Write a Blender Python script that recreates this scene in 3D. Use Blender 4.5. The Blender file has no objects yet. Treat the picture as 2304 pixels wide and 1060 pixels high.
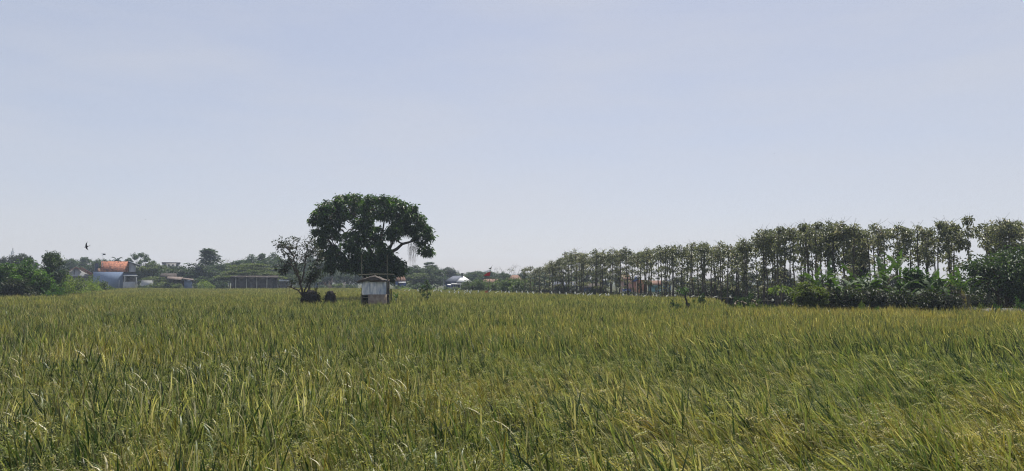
import bpy, math
import numpy as np
from mathutils import Vector, Matrix

SC = bpy.context.scene
COL = SC.collection
R = math.radians

# ------------------------------------------------------------------ camera, sky, sun, exposure
CAM_Z, FPX, CX, CY, HORIZON = 2.15, 1676.0, 1152.0, 530.0, 634.0
PITCH = math.atan((HORIZON - CY) / FPX)
cam = bpy.data.cameras.new("camera")
cam.sensor_width = 36.0
cam.lens = 36.0 * FPX / 2304.0
cam.clip_start = 0.1
cam.clip_end = 6000.0
cam_o = bpy.data.objects.new("camera", cam)
COL.objects.link(cam_o)
cam_o.location = (0, 0, CAM_Z)
cam_o.rotation_euler = (math.pi / 2 + PITCH, 0, 0)
SC.camera = cam_o

SUN_EL, SUN_AZ = R(60), R(12)
world = bpy.data.worlds.new("World")
SC.world = world
world.use_nodes = True
wn = world.node_tree
sky = wn.nodes.new("ShaderNodeTexSky")
sky.sky_type = 'NISHITA'
sky.sun_disc = False
sky.sun_elevation = SUN_EL
sky.sun_rotation = SUN_AZ
sky.altitude = 0
sky.air_density = 1.0
sky.dust_density = 1.0
sky.ozone_density = 1.0
# hazy tropical sky: the same clear-sky distribution with its contrast evened out and a slight lavender cast
hs = wn.nodes.new("ShaderNodeGamma")
hs.inputs[1].default_value = 0.4
tint = wn.nodes.new("ShaderNodeMixRGB")
tint.blend_type = 'MULTIPLY'
tint.inputs[0].default_value = 1.0
tint.inputs[2].default_value = (1.56, 1.545, 1.70, 1)
wn.links.new(sky.outputs[0], hs.inputs['Color'])
wn.links.new(hs.outputs[0], tint.inputs[1])
# faint uneven high haze
wtc = wn.nodes.new("ShaderNodeTexCoord")
wmp = wn.nodes.new("ShaderNodeMapping")
wmp.inputs['Scale'].default_value = (2.0, 2.0, 9.0)
wno = wn.nodes.new("ShaderNodeTexNoise")
wno.inputs['Scale'].default_value = 1.6
wno.inputs['Detail'].default_value = 5.0
wno.inputs['Roughness'].default_value = 0.55
wrm = wn.nodes.new("ShaderNodeMapRange")
wrm.inputs['From Min'].default_value = 0.35
wrm.inputs['From Max'].default_value = 0.72
wrm.inputs['To Min'].default_value = 0.0
wrm.inputs['To Max'].default_value = 0.4
veil = wn.nodes.new("ShaderNodeMixRGB")
veil.inputs[2].default_value = (3.25, 3.3, 3.5, 1)
wn.links.new(wtc.outputs['Generated'], wmp.inputs[0])
wn.links.new(wmp.outputs[0], wno.inputs['Vector'])
wn.links.new(wno.outputs[0], wrm.inputs['Value'])
wn.links.new(wrm.outputs[0], veil.inputs[0])
wn.links.new(tint.outputs[0], veil.inputs[1])
wn.links.new(veil.outputs[0], wn.nodes['Background'].inputs[0])
wn.nodes['Background'].inputs[1].default_value = 0.13

sun = bpy.data.lights.new("sun", 'SUN')
sun.energy = 4.6
sun.angle = R(0.6)
sun.color = (1.0, 0.95, 0.86)
sun_o = bpy.data.objects.new("sun", sun)
COL.objects.link(sun_o)
S = Vector((math.sin(SUN_AZ) * math.cos(SUN_EL), math.cos(SUN_AZ) * math.cos(SUN_EL), math.sin(SUN_EL)))
sun_o.rotation_euler = (-S).to_track_quat('-Z', 'Y').to_euler()
sun_o.location = (0, 0, 60)

SC.view_settings.view_transform = 'Standard'
SC.view_settings.look = 'None'
SC.view_settings.gamma = 1.0
SC.view_settings.exposure = 0.6
SC.cycles.max_bounces = 8
SC.cycles.transparent_max_bounces = 8
SC.cycles.volume_bounces = 1
SC.cycles.use_denoising = True
SC.cycles.denoiser = 'OPENIMAGEDENOISE'
SC.cycles.denoising_input_passes = 'RGB_ALBEDO_NORMAL'
SC.cycles.denoising_prefilter = 'FAST'
SC.cycles.filter_width = 1.15
SC.cycles.sample_clamp_indirect = 4.0

# ------------------------------------------------------------------ helpers
def W(px, py, D):
    """World point seen at photo pixel (px, py) at depth Y = D."""
    u, v = (px - CX) / FPX, (CY - py) / FPX
    c, s = math.cos(PITCH), math.sin(PITCH)
    d = (u, c - v * s, s + v * c)
    k = D / d[1]
    return (d[0] * k, D, CAM_Z + d[2] * k)

def WX(px, D):
    return W(px, HORIZON, D)[0]

def WZ(py, D):
    return W(CX, py, D)[2]

def nrm(a):
    return a / np.maximum(np.linalg.norm(a, axis=-1, keepdims=True), 1e-9)

class Geo:
    """Collects vertices, faces, per-vertex colours into one mesh."""
    def __init__(self):
        self.v, self.f, self.c, self.n = [], [], [], 0

    def add(self, v, f, c=None):
        v = np.asarray(v, float).reshape(-1, 3)
        if c is None:
            c = np.full((len(v), 4), 0.5)
        c = np.broadcast_to(np.asarray(c, float), (len(v), 4))
        self.v.append(v)
        self.c.append(c)
        self.f.append(np.asarray(f, int) + self.n)
        self.n += len(v)

    def box(self, x0, x1, y0, y1, z0, z1, c=None):
        v = [(x, y, z) for z in (z0, z1) for y in (y0, y1) for x in (x0, x1)]
        self.add(v, [(0, 2, 3, 1), (4, 5, 7, 6), (0, 1, 5, 4), (2, 6, 7, 3), (0, 4, 6, 2), (1, 3, 7, 5)], c)

    def prism(self, pts, y0, y1, c=None):
        """pts: (x, z) outline, counter-clockwise seen from -y."""
        n = len(pts)
        v = [(x, y0, z) for x, z in pts] + [(x, y1, z) for x, z in pts]
        self.add(v, [], c)
        b = self.n - 2 * n
        self.f.append([tuple(b + i for i in range(n))])
        self.f.append([tuple(b + n + i for i in reversed(range(n)))])
        self.f.append([(b + i, b + n + i, b + n + (i + 1) % n, b + (i + 1) % n) for i in range(n)])

    def quad_slab(self, q, t, c=None):
        """q: four 3-D corners; thickness t below the plane."""
        q = np.array(q, float)
        n = np.cross(q[1] - q[0], q[3] - q[0])
        n /= np.linalg.norm(n)
        if n[2] < 0:
            n = -n
        self.add(np.vstack([q, q - n * t]), [(0, 1, 2, 3), (7, 6, 5, 4), (0, 4, 5, 1), (1, 5, 6, 2), (2, 6, 7, 3), (3, 7, 4, 0)], c)

    def tube(self, pts, rad, sides=5, c=None):
        pts = np.asarray(pts, float)
        rad = np.broadcast_to(np.asarray(rad, float), (len(pts),))
        tan = nrm(np.gradient(pts, axis=0))
        ref = np.array([1.0, 0, 0]) if abs(tan[0][2]) > 0.7 else np.array([0, 0, 1.0])
        a = nrm(np.cross(tan, ref))
        b = np.cross(tan, a)
        th = np.linspace(0, 2 * math.pi, sides, endpoint=False)
        ring = pts[:, None] + rad[:, None, None] * (np.cos(th)[None, :, None] * a[:, None] + np.sin(th)[None, :, None] * b[:, None])
        m = len(pts)
        i = np.arange(m - 1)[:, None] * sides
        j = np.arange(sides)[None]
        k = (j + 1) % sides
        f = np.stack([i + j, i + k, i + sides + k, i + sides + j], -1).reshape(-1, 4)
        self.add(ring.reshape(-1, 3), f, c)
        b0 = self.n - m * sides
        self.f.append([tuple(b0 + q for q in range(sides)), tuple(b0 + (m - 1) * sides + q for q in reversed(range(sides)))])

    def mesh(self, name, mat, smooth=False):
        me = bpy.data.meshes.new(name)
        v = np.vstack(self.v)
        loops, tot = [], []
        for f in self.f:
            if isinstance(f, np.ndarray):
                if f.size:
                    loops.append(f.reshape(-1))
                    tot.append(np.full(len(f), f.shape[1]))
            else:
                for t in f:
                    loops.append(np.array(t))
                    tot.append(np.array([len(t)]))
        loops = np.concatenate(loops)
        tot = np.concatenate(tot)
        me.vertices.add(len(v))
        me.vertices.foreach_set("co", v.reshape(-1))
        me.loops.add(len(loops))
        me.loops.foreach_set("vertex_index", loops.astype(np.int32))
        me.polygons.add(len(tot))
        st = np.concatenate([[0], np.cumsum(tot)[:-1]])
        me.polygons.foreach_set("loop_start", st.astype(np.int32))
        me.polygons.foreach_set("loop_total", tot.astype(np.int32))
        if smooth:
            me.polygons.foreach_set("use_smooth", np.ones(len(tot), bool))
        at = me.attributes.new("col", 'FLOAT_COLOR', 'POINT')
        at.data.foreach_set("color", np.vstack(self.c).reshape(-1))
        me.update()
        me.validate()
        me.materials.append(mat)
        return me

def link(name, me, parent=None, loc=None):
    o = bpy.data.objects.new(name, me)
    COL.objects.link(o)
    if parent is not None:
        o.parent = parent
    if loc is not None:
        o.location = loc
    return o

def thing(name, label, cat, loc=(0, 0, 0), rz=0.0, group=None, scale=None):
    o = bpy.data.objects.new(name, None)
    o.empty_display_size = 0.2
    COL.objects.link(o)
    o.location = loc
    o.rotation_euler = (0, 0, rz)
    if scale is not None:
        o.scale = scale
    return tag(o, label, cat, group)

def tag(o, label, cat=None, group=None, kind=None):
    o["label"] = label
    if cat:
        o["category"] = cat
    if group:
        o["group"] = group
    if kind:
        o["kind"] = kind
    return o

# ------------------------------------------------------------------ materials
def new_mat(name):
    m = bpy.data.materials.new(name)
    m.use_nodes = True
    nt = m.node_tree
    nt.nodes.clear()
    out = nt.nodes.new("ShaderNodeOutputMaterial")
    return m, nt, out

def ramp(nt, stops, fac=None):
    r = nt.nodes.new("ShaderNodeValToRGB")
    e = r.color_ramp.elements
    while len(e) < len(stops):
        e.new(0.5)
    for i, (p, c) in enumerate(stops):
        e[i].position = p
        e[i].color = (*c, 1)
    if fac is not None:
        nt.links.new(fac, r.inputs[0])
    return r

def leaf_mat(name, stops, trans=0.35, rough=0.5, spec=0.35, tcol=1.5, through=(1.1, 1.25, 0.45)):
    """Leaf: colour picked per leaf by the attribute, thin translucency."""
    m, nt, out = new_mat(name)
    a = nt.nodes.new("ShaderNodeAttribute")
    a.attribute_name = "col"
    sp = nt.nodes.new("ShaderNodeSeparateColor")
    nt.links.new(a.outputs['Color'], sp.inputs[0])
    oi = nt.nodes.new("ShaderNodeObjectInfo")
    mx = nt.nodes.new("ShaderNodeMath")
    mx.operation = 'MULTIPLY_ADD'
    mx.inputs[1].default_value = 0.3
    mx.use_clamp = True
    sub = nt.nodes.new("ShaderNodeMath")
    sub.operation = 'SUBTRACT'
    sub.inputs[1].default_value = 0.5
    nt.links.new(oi.outputs['Random'], sub.inputs[0])
    nt.links.new(sub.outputs[0], mx.inputs[0])
    nt.links.new(sp.outputs[0], mx.inputs[2])
    r = ramp(nt, stops, mx.outputs[0])
    p = nt.nodes.new("ShaderNodeBsdfPrincipled")
    p.inputs['Roughness'].default_value = rough
    p.inputs['Specular IOR Level'].default_value = spec
    nt.links.new(r.outputs[0], p.inputs['Base Color'])
    t = nt.nodes.new("ShaderNodeBsdfTranslucent")
    g = nt.nodes.new("ShaderNodeMixRGB")
    g.blend_type = 'MULTIPLY'
    g.inputs[0].default_value = 1
    g.inputs[2].default_value = (through[0] * tcol, through[1] * tcol, through[2] * tcol, 1)
    nt.links.new(r.outputs[0], g.inputs[1])
    nt.links.new(g.outputs[0], t.inputs[0])
    mix = nt.nodes.new("ShaderNodeMixShader")
    mix.inputs[0].default_value = trans
    nt.links.new(p.outputs[0], mix.inputs[1])
    nt.links.new(t.outputs[0], mix.inputs[2])
    nt.links.new(mix.outputs[0], out.inputs[0])
    return m

def solid_mat(name, c1, c2=None, scale=4.0, rough=0.8, spec=0.3, metal=0.0, bump=0.0, detail=6.0, stretch=None, lo=0.35, hi=0.65):
    """Plain surface with noise between two colours and optional bump."""
    m, nt, out = new_mat(name)
    p = nt.nodes.new("ShaderNodeBsdfPrincipled")
    p.inputs['Roughness'].default_value = rough
    p.inputs['Specular IOR Level'].default_value = spec
    p.inputs['Metallic'].default_value = metal
    tc = nt.nodes.new("ShaderNodeTexCoord")
    mp = nt.nodes.new("ShaderNodeMapping")
    if stretch:
        mp.inputs['Scale'].default_value = stretch
    nt.links.new(tc.outputs['Object'], mp.inputs[0])
    n = nt.nodes.new("ShaderNodeTexNoise")
    n.inputs['Scale'].default_value = scale
    n.inputs['Detail'].default_value = detail
    n.inputs['Roughness'].default_value = 0.65
    nt.links.new(mp.outputs[0], n.inputs['Vector'])
    r = ramp(nt, [(lo, c1), (hi, c2 or c1)], n.outputs[0])
    nt.links.new(r.outputs[0], p.inputs['Base Color'])
    if bump:
        b = nt.nodes.new("ShaderNodeBump")
        b.inputs['Strength'].default_value = bump
        b.inputs['Distance'].default_value = 0.05
        nt.links.new(n.outputs[0], b.inputs['Height'])
        nt.links.new(b.outputs[0], p.inputs['Normal'])
    nt.links.new(p.outputs[0], out.inputs[0])
    return m

M = {}
M['bark'] = solid_mat('bark', (0.035, 0.026, 0.02), (0.09, 0.07, 0.05), 9, 0.9, bump=0.4, stretch=(1, 1, 0.25))
M['teak_bark'] = solid_mat('teak_bark', (0.05, 0.042, 0.035), (0.12, 0.10, 0.085), 7, 0.9, stretch=(1, 1, 0.2))
M['leaf_mango'] = leaf_mat('leaf_mango', [(0, (0.012, 0.028, 0.010)), (0.55, (0.028, 0.06, 0.018)), (1, (0.08, 0.13, 0.035))], 0.3, 0.42, 0.5)
M['leaf_teak'] = leaf_mat('leaf_teak', [(0, (0.055, 0.066, 0.04)), (0.5, (0.13, 0.145, 0.085)), (0.85, (0.22, 0.22, 0.145)), (1, (0.25, 0.22, 0.16))], 0.32, 0.45, 0.5, 1.1, (1.1, 1.15, 0.7))
M['leaf_far'] = leaf_mat('leaf_far', [(0, (0.014, 0.028, 0.015)), (0.55, (0.032, 0.056, 0.025)), (1, (0.075, 0.105, 0.045))], 0.25, 0.55, 0.3)
M['leaf_olive'] = leaf_mat('leaf_olive', [(0, (0.03, 0.042, 0.016)), (0.5, (0.06, 0.08, 0.028)), (1, (0.12, 0.14, 0.05))], 0.35, 0.55, 0.3)
M['leaf_bright'] = leaf_mat('leaf_bright', [(0, (0.016, 0.04, 0.012)), (0.5, (0.042, 0.09, 0.022)), (1, (0.11, 0.17, 0.036))], 0.36, 0.45, 0.4)
M['leaf_mid'] = leaf_mat('leaf_mid', [(0, (0.018, 0.042, 0.014)), (0.5, (0.04, 0.085, 0.022)), (1, (0.10, 0.16, 0.04))], 0.3, 0.5, 0.35)
M['leaf_weed'] = leaf_mat('leaf_weed', [(0, (0.05, 0.075, 0.02)), (0.6, (0.11, 0.15, 0.045)), (1, (0.24, 0.25, 0.12))], 0.4, 0.6, 0.2)
M['leaf_cassava'] = leaf_mat('leaf_cassava', [(0, (0.035, 0.055, 0.028)), (0.6, (0.085, 0.115, 0.06)), (1, (0.17, 0.2, 0.11))], 0.3, 0.5, 0.4)
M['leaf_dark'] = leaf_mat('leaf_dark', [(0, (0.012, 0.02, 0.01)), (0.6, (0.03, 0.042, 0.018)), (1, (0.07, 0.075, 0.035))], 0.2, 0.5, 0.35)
M['leaf_dry'] = leaf_mat('leaf_dry', [(0, (0.03, 0.025, 0.018)), (0.6, (0.08, 0.065, 0.04)), (1, (0.16, 0.13, 0.08))], 0.15, 0.8, 0.2)
M['banana'] = leaf_mat('banana', [(0, (0.03, 0.055, 0.02)), (0.6, (0.055, 0.095, 0.035)), (1, (0.12, 0.16, 0.06))], 0.28, 0.62, 0.25)
M['banana_yellow'] = leaf_mat('banana_yellow', [(0, (0.28, 0.13, 0.03)), (0.6, (0.35, 0.28, 0.05)), (1, (0.4, 0.36, 0.06))], 0.35, 0.5, 0.4)
M['banana_stem'] = solid_mat('banana_stem', (0.07, 0.09, 0.035), (0.13, 0.11, 0.06), 6, 0.6)
M['wood'] = solid_mat('wood', (0.10, 0.08, 0.06), (0.22, 0.18, 0.13), 8, 0.85, stretch=(1, 1, 0.2))
M['bamboo'] = solid_mat('bamboo', (0.12, 0.115, 0.085), (0.2, 0.185, 0.13), 5, 0.7)
M['dark_wood'] = solid_mat('dark_wood', (0.02, 0.018, 0.016), (0.05, 0.042, 0.036), 8, 0.9)
M['black_plastic'] = solid_mat('black_plastic', (0.02, 0.018, 0.018), (0.04, 0.036, 0.034), 6, 0.95, 0.05)
M['zinc'] = solid_mat('zinc', (0.26, 0.33, 0.43), (0.82, 0.81, 0.79), 3.5, 0.45, 0.5, 0.15, stretch=(2.5, 1, 0.5))
M['rust'] = solid_mat('rust', (0.09, 0.07, 0.06), (0.2, 0.16, 0.14), 2, 0.9, 0.1)
M['cement'] = solid_mat('cement', (0.17, 0.13, 0.10), (0.30, 0.25, 0.20), 4, 0.9, bump=0.3)
M['tarp'] = solid_mat('tarp', (0.075, 0.065, 0.06), (0.13, 0.115, 0.105), 4, 0.9, 0.1)
M['white_plastic'] = solid_mat('white_plastic', (0.72, 0.74, 0.72), (0.82, 0.82, 0.8), 5, 0.4)
M['strip'] = leaf_mat('strip', [(0, (0.6, 0.62, 0.6)), (1, (0.75, 0.76, 0.74))], 0.45, 0.4, 0.3, 1.0, (1, 1, 1))
M['red_cloth'] = solid_mat('red_cloth', (0.42, 0.012, 0.02), (0.6, 0.02, 0.03), 5, 0.8)
M['faded_red'] = solid_mat('faded_red', (0.38, 0.10, 0.07), (0.5, 0.18, 0.13), 5, 0.8)
M['green_cloth'] = solid_mat('green_cloth', (0.10, 0.13, 0.11), (0.2, 0.22, 0.19), 5, 0.8)
M['blue_wall'] = solid_mat('blue_wall', (0.17, 0.225, 0.34), (0.21, 0.27, 0.385), 4.0, 0.9, 0.1)
M['grey_wall'] = solid_mat('grey_wall', (0.33, 0.34, 0.35), (0.45, 0.45, 0.45), 0.9, 0.9)
M['shed_wall'] = solid_mat('shed_wall', (0.05, 0.046, 0.05), (0.11, 0.1, 0.1), 1.6, 0.9, 0.1)
M['white_wall'] = solid_mat('white_wall', (0.6, 0.6, 0.58), (0.75, 0.74, 0.72), 0.9, 0.85)
M['pink_wall'] = solid_mat('pink_wall', (0.42, 0.27, 0.22), (0.5, 0.35, 0.3), 0.9, 0.85)
M['orange_wall'] = solid_mat('orange_wall', (0.42, 0.17, 0.09), (0.5, 0.22, 0.13), 0.9, 0.85)
M['teal_wall'] = solid_mat('teal_wall', (0.12, 0.30, 0.33), (0.2, 0.38, 0.4), 0.9, 0.85)
M['deep_blue_wall'] = solid_mat('deep_blue_wall', (0.05, 0.09, 0.27), (0.08, 0.13, 0.33), 0.9, 0.8)
M['tile_roof'] = solid_mat('tile_roof', (0.34, 0.14, 0.085), (0.09, 0.045, 0.035), 2.6, 0.9, 0.1, lo=0.45, hi=0.6, detail=3)
M['old_tile'] = solid_mat('old_tile', (0.12, 0.07, 0.055), (0.2, 0.125, 0.095), 1.4, 0.95, 0.1)
M['red_roof'] = solid_mat('red_roof', (0.16, 0.07, 0.055), (0.22, 0.1, 0.075), 1.4, 0.9, 0.1)
M['grey_roof'] = solid_mat('grey_roof', (0.07, 0.08, 0.11), (0.12, 0.13, 0.16), 1.2, 0.85, 0.1)
M['pale_roof'] = solid_mat('pale_roof', (0.3, 0.31, 0.31), (0.45, 0.46, 0.45), 1.2, 0.8, 0.1)
M['bright_roof'] = solid_mat('bright_roof', (0.5, 0.5, 0.5), (0.6, 0.6, 0.59), 1.2, 0.7, 0.2)
M['brown_roof'] = solid_mat('brown_roof', (0.035, 0.03, 0.028), (0.075, 0.062, 0.055), 2, 0.95, 0.1)
M['glass'] = solid_mat('glass', (0.02, 0.025, 0.03), (0.03, 0.035, 0.04), 2, 0.1, 0.6)
M['dark_void'] = solid_mat('dark_void', (0.015, 0.015, 0.017), (0.03, 0.028, 0.027), 2, 0.9)  # near-black stands in for the unlit inside of openings; also used on dark parts
M['white_trim'] = solid_mat('white_trim', (0.6, 0.61, 0.63), (0.7, 0.7, 0.7), 2, 0.6)
M['tank_blue'] = solid_mat('tank_blue', (0.015, 0.025, 0.06), (0.03, 0.04, 0.08), 2, 0.4)
M['steel'] = solid_mat('steel', (0.25, 0.26, 0.28), (0.36, 0.37, 0.38), 2, 0.5, 0.5, 0.4)
M['feather'] = solid_mat('feather', (0.006, 0.007, 0.010), (0.014, 0.015, 0.02), 20, 0.6)
M['concrete'] = solid_mat('concrete', (0.36, 0.35, 0.32), (0.48, 0.46, 0.42), 2, 0.9)

def ground_mat():
    m, nt, out = new_mat('ground')
    p = nt.nodes.new("ShaderNodeBsdfPrincipled")
    p.inputs['Roughness'].default_value = 0.95
    p.inputs['Specular IOR Level'].default_value = 0.1
    tc = nt.nodes.new("ShaderNodeTexCoord")
    n1 = nt.nodes.new("ShaderNodeTexNoise")
    n1.inputs['Scale'].default_value = 0.12
    n1.inputs['Detail'].default_value = 8
    n2 = nt.nodes.new("ShaderNodeTexNoise")
    n2.inputs['Scale'].default_value = 3.0
    n2.inputs['Detail'].default_value = 6
    nt.links.new(tc.outputs['Object'], n1.inputs[0])
    nt.links.new(tc.outputs['Object'], n2.inputs[0])
    r1 = ramp(nt, [(0.35, (0.045, 0.055, 0.022)), (0.65, (0.085, 0.08, 0.04))], n1.outputs[0])
    r2 = ramp(nt, [(0.3, (0.5, 0.5, 0.5)), (0.7, (1.2, 1.2, 1.2))], n2.outputs[0])
    mm = nt.nodes.new("ShaderNodeMixRGB")
    mm.blend_type = 'MULTIPLY'
    mm.inputs[0].default_value = 1
    nt.links.new(r1.outputs[0], mm.inputs[1])
    nt.links.new(r2.outputs[0], mm.inputs[2])
    nt.links.new(mm.outputs[0], p.inputs['Base Color'])
    b = nt.nodes.new("ShaderNodeBump")
    b.inputs['Strength'].default_value = 0.6
    nt.links.new(n2.outputs[0], b.inputs['Height'])
    nt.links.new(b.outputs[0], p.inputs['Normal'])
    nt.links.new(p.outputs[0], out.inputs[0])
    return m

# ------------------------------------------------------------------ ground
g = Geo()
xs = np.concatenate([[-3000, -1000, -400], np.linspace(-200, 200, 41), [400, 1000, 3000]])
ys = np.concatenate([[-300, -60], np.linspace(-20, 300, 33), [500, 1200, 4000]])
gx, gy = np.meshgrid(xs, ys)
gv = np.stack([gx, gy, 0.04 * np.sin(gx * 0.37) * np.cos(gy * 0.29) - 0.04], -1).reshape(-1, 3)
nx = len(xs)
ii = (np.arange(len(ys) - 1)[:, None] * nx + np.arange(nx - 1)[None]).reshape(-1)
g.add(gv, np.stack([ii, ii + 1, ii + nx + 1, ii + nx], -1))
ground = link('ground', g.mesh('ground', ground_mat(), True))
tag(ground, 'flat farmland ground under the rice and the village', kind='structure')

# ------------------------------------------------------------------ rice field
EDGE_PX = [-900, -200, 0, 100, 150, 210, 240, 300, 520, 640, 850, 900, 1050, 1190, 1300, 1430, 1560, 1600, 1645, 1780, 2304, 2700, 3300]
EDGE_D = [62, 64, 66, 68, 80, 105, 132, 146, 134, 145, 146, 122, 108, 86, 77, 70, 62, 56, 40, 36, 34.5, 34, 34]

def vnoise(x, y, s, seed):
    """Smooth value noise in numpy, 0..1."""
    r = np.random.RandomState(seed)
    t = r.rand(64, 64)
    x, y = x / s, y / s
    xi, yi = np.floor(x).astype(int), np.floor(y).astype(int)
    fx, fy = x - xi, y - yi
    fx, fy = fx * fx * (3 - 2 * fx), fy * fy * (3 - 2 * fy)
    q = lambda a, b: t[a % 64, b % 64]
    return (q(xi, yi) * (1 - fx) + q(xi + 1, yi) * fx) * (1 - fy) + (q(xi, yi + 1) * (1 - fx) + q(xi + 1, yi + 1) * fx) * fy

def rice_mat():
    m, nt, out = new_mat('rice_leaf')
    a = nt.nodes.new("ShaderNodeAttribute")
    a.attribute_name = "col"
    sp = nt.nodes.new("ShaderNodeSeparateColor")
    nt.links.new(a.outputs['Color'], sp.inputs[0])
    ia = nt.nodes.new("ShaderNodeAttribute")
    ia.attribute_type = 'INSTANCER'
    ia.attribute_name = "ripe"
    # per-leaf colour: straw at the top, gap shade and pale highlights put into the range
    r1 = ramp(nt, [(0.0, (0.011, 0.026, 0.01)), (0.25, (0.03, 0.058, 0.02)), (0.55, (0.122, 0.17, 0.06)), (0.78, (0.33, 0.355, 0.155)), (0.9, (0.45, 0.41, 0.215)), (1.0, (0.62, 0.56, 0.37))], None)
    add = nt.nodes.new("ShaderNodeMath")
    add.operation = 'MULTIPLY_ADD'
    add.use_clamp = True
    sub = nt.nodes.new("ShaderNodeMath")
    sub.operation = 'SUBTRACT'
    sub.inputs[1].default_value = 0.5
    nt.links.new(ia.outputs['Fac'], sub.inputs[0])
    nt.links.new(sub.outputs[0], add.inputs[0])
    add.inputs[1].default_value = 0.42
    nt.links.new(sp.outputs[0], add.inputs[2])
    nt.links.new(add.outputs[0], r1.inputs[0])
    # ripe plants turn yellow-orange
    rip = nt.nodes.new("ShaderNodeMath")
    rip.operation = 'MULTIPLY'
    rr = ramp(nt, [(0.45, (0, 0, 0)), (1.0, (0.75, 0.75, 0.75))], ia.outputs['Fac'])
    nt.links.new(rr.outputs[0], rip.inputs[0])
    nt.links.new(sp.outputs[1], rip.inputs[1])
    yel = nt.nodes.new("ShaderNodeMixRGB")
    yel.inputs[2].default_value = (0.34, 0.215, 0.05, 1)
    nt.links.new(rip.outputs[0], yel.inputs[0])
    nt.links.new(r1.outputs[0], yel.inputs[1])
    # withered tips
    tip = nt.nodes.new("ShaderNodeMixRGB")
    tip.inputs[2].default_value = (0.36, 0.29, 0.14, 1)
    nt.links.new(sp.outputs[2], tip.inputs[0])
    nt.links.new(yel.outputs[0], tip.inputs[1])
    p = nt.nodes.new("ShaderNodeBsdfPrincipled")
    p.inputs['Roughness'].default_value = 0.5
    p.inputs['Specular IOR Level'].default_value = 0.45
    nt.links.new(tip.outputs[0], p.inputs['Base Color'])
    t = nt.nodes.new("ShaderNodeBsdfTranslucent")
    gm = nt.nodes.new("ShaderNodeMixRGB")
    gm.blend_type = 'MULTIPLY'
    gm.inputs[0].default_value = 1
    gm.inputs[2].default_value = (1.22, 1.28, 0.55, 1)
    nt.links.new(tip.outputs[0], gm.inputs[1])
    nt.links.new(gm.outputs[0], t.inputs[0])
    mix = nt.nodes.new("ShaderNodeMixShader")
    mix.inputs[0].default_value = 0.38
    nt.links.new(p.outputs[0], mix.inputs[1])
    nt.links.new(t.outputs[0], mix.inputs[2])
    nt.links.new(mix.outputs[0], out.inputs[0])
    return m

M['rice'] = rice_mat()

def rice_blades(g, rng, n, spread, width, seg, lean, hmin=0.25, hmax=0.6, lmin=0.24, lmax=0.56, square=False):
    """n leaf blades; lean = how far the wind pulls them towards -x."""
    if square:
        bx, by = rng.uniform(-0.5, 0.5, n), rng.uniform(-0.5, 0.5, n)
    else:
        rr, aa = spread * np.sqrt(rng.rand(n)), rng.rand(n) * 2 * math.pi
        bx, by = rr * np.cos(aa), rr * np.sin(aa)
    bz = rng.uniform(hmin, hmax, n)
    L = rng.uniform(lmin, lmax, n)
    az = rng.rand(n) * 2 * math.pi
    tilt = np.abs(rng.normal(0.16, 0.21, n))
    d = np.stack([np.cos(az) * np.sin(tilt) - lean * rng.uniform(0.05, 0.95, n), np.sin(az) * np.sin(tilt), np.cos(tilt)], -1)
    d = nrm(d)
    curl = np.where(rng.rand(n) < 0.3, rng.uniform(0.8, 2.2, n), rng.uniform(0.05, 0.6, n))
    pos = np.stack([bx - lean * 0.5 * bz, by, bz], -1)
    hor = nrm(np.stack([d[:, 0] - lean * 0.4, d[:, 1], np.zeros(n)], -1) + 1e-4)
    face = rng.rand(n) * math.pi
    sidev = np.cross(d, nrm(rng.normal(size=(n, 3))))
    sidev = nrm(sidev)
    w = width * rng.uniform(0.45, 1.45, n)
    c1 = np.clip(rng.beta(0.95, 1.2, n), 0, 1)
    dry = rng.rand(n)
    c1 = np.where(dry > 0.92, rng.uniform(0.88, 1.0, n), c1 * 0.9)
    c2 = rng.rand(n)
    tipb = np.where(rng.rand(n) < 0.4, rng.uniform(0.3, 0.9, n), 0.0)
    rows, cols = [], []
    p = pos.copy()
    dd = d.copy()
    for k in range(seg + 1):
        t = k / seg
        ww = w * (0.55 + 0.9 * t - 1.42 * t * t) if k < seg else w * 0.03
        rows.append(np.stack([p - sidev * ww[:, None], p + sidev * ww[:, None]], 1))
        cols.append(np.stack([c1, c2, tipb * max(0, (t - 0.45) / 0.55), np.ones(n)], -1)[:, None].repeat(2, 1))
        p = p + dd * (L / seg)[:, None]
        dd = nrm(dd + (hor * 0.55 - np.array([0, 0, 1.0]) * 0.75) * (curl / seg * (0.4 + 1.2 * t))[:, None])
    v = np.stack(rows, 1).reshape(-1, 3)
    c = np.stack(cols, 1).reshape(-1, 4)
    m = 2 * (seg + 1)
    base = np.arange(n)[:, None] * m
    k = np.arange(seg)[None] * 2
    f = np.stack([base + k, base + k + 1, base + k + 3, base + k + 2], -1).reshape(-1, 4)
    g.add(v, f, c)
    # stems down to the mud
    ns = max(3, n // 5)
    sx, sy, sz = pos[:ns, 0], pos[:ns, 1], bz[:ns] + 0.12
    q = np.stack([np.stack([sx * 0.6 - 0.006, sy * 0.6, np.zeros(ns)], -1), np.stack([sx * 0.6 + 0.006, sy * 0.6, np.zeros(ns)], -1),
                  np.stack([sx + 0.004, sy, sz], -1), np.stack([sx - 0.004, sy, sz], -1)], 1)
    g.add(q.reshape(-1, 3), np.arange(ns * 4).reshape(-1, 4), (0.45, 0.4, 0, 1))

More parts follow.
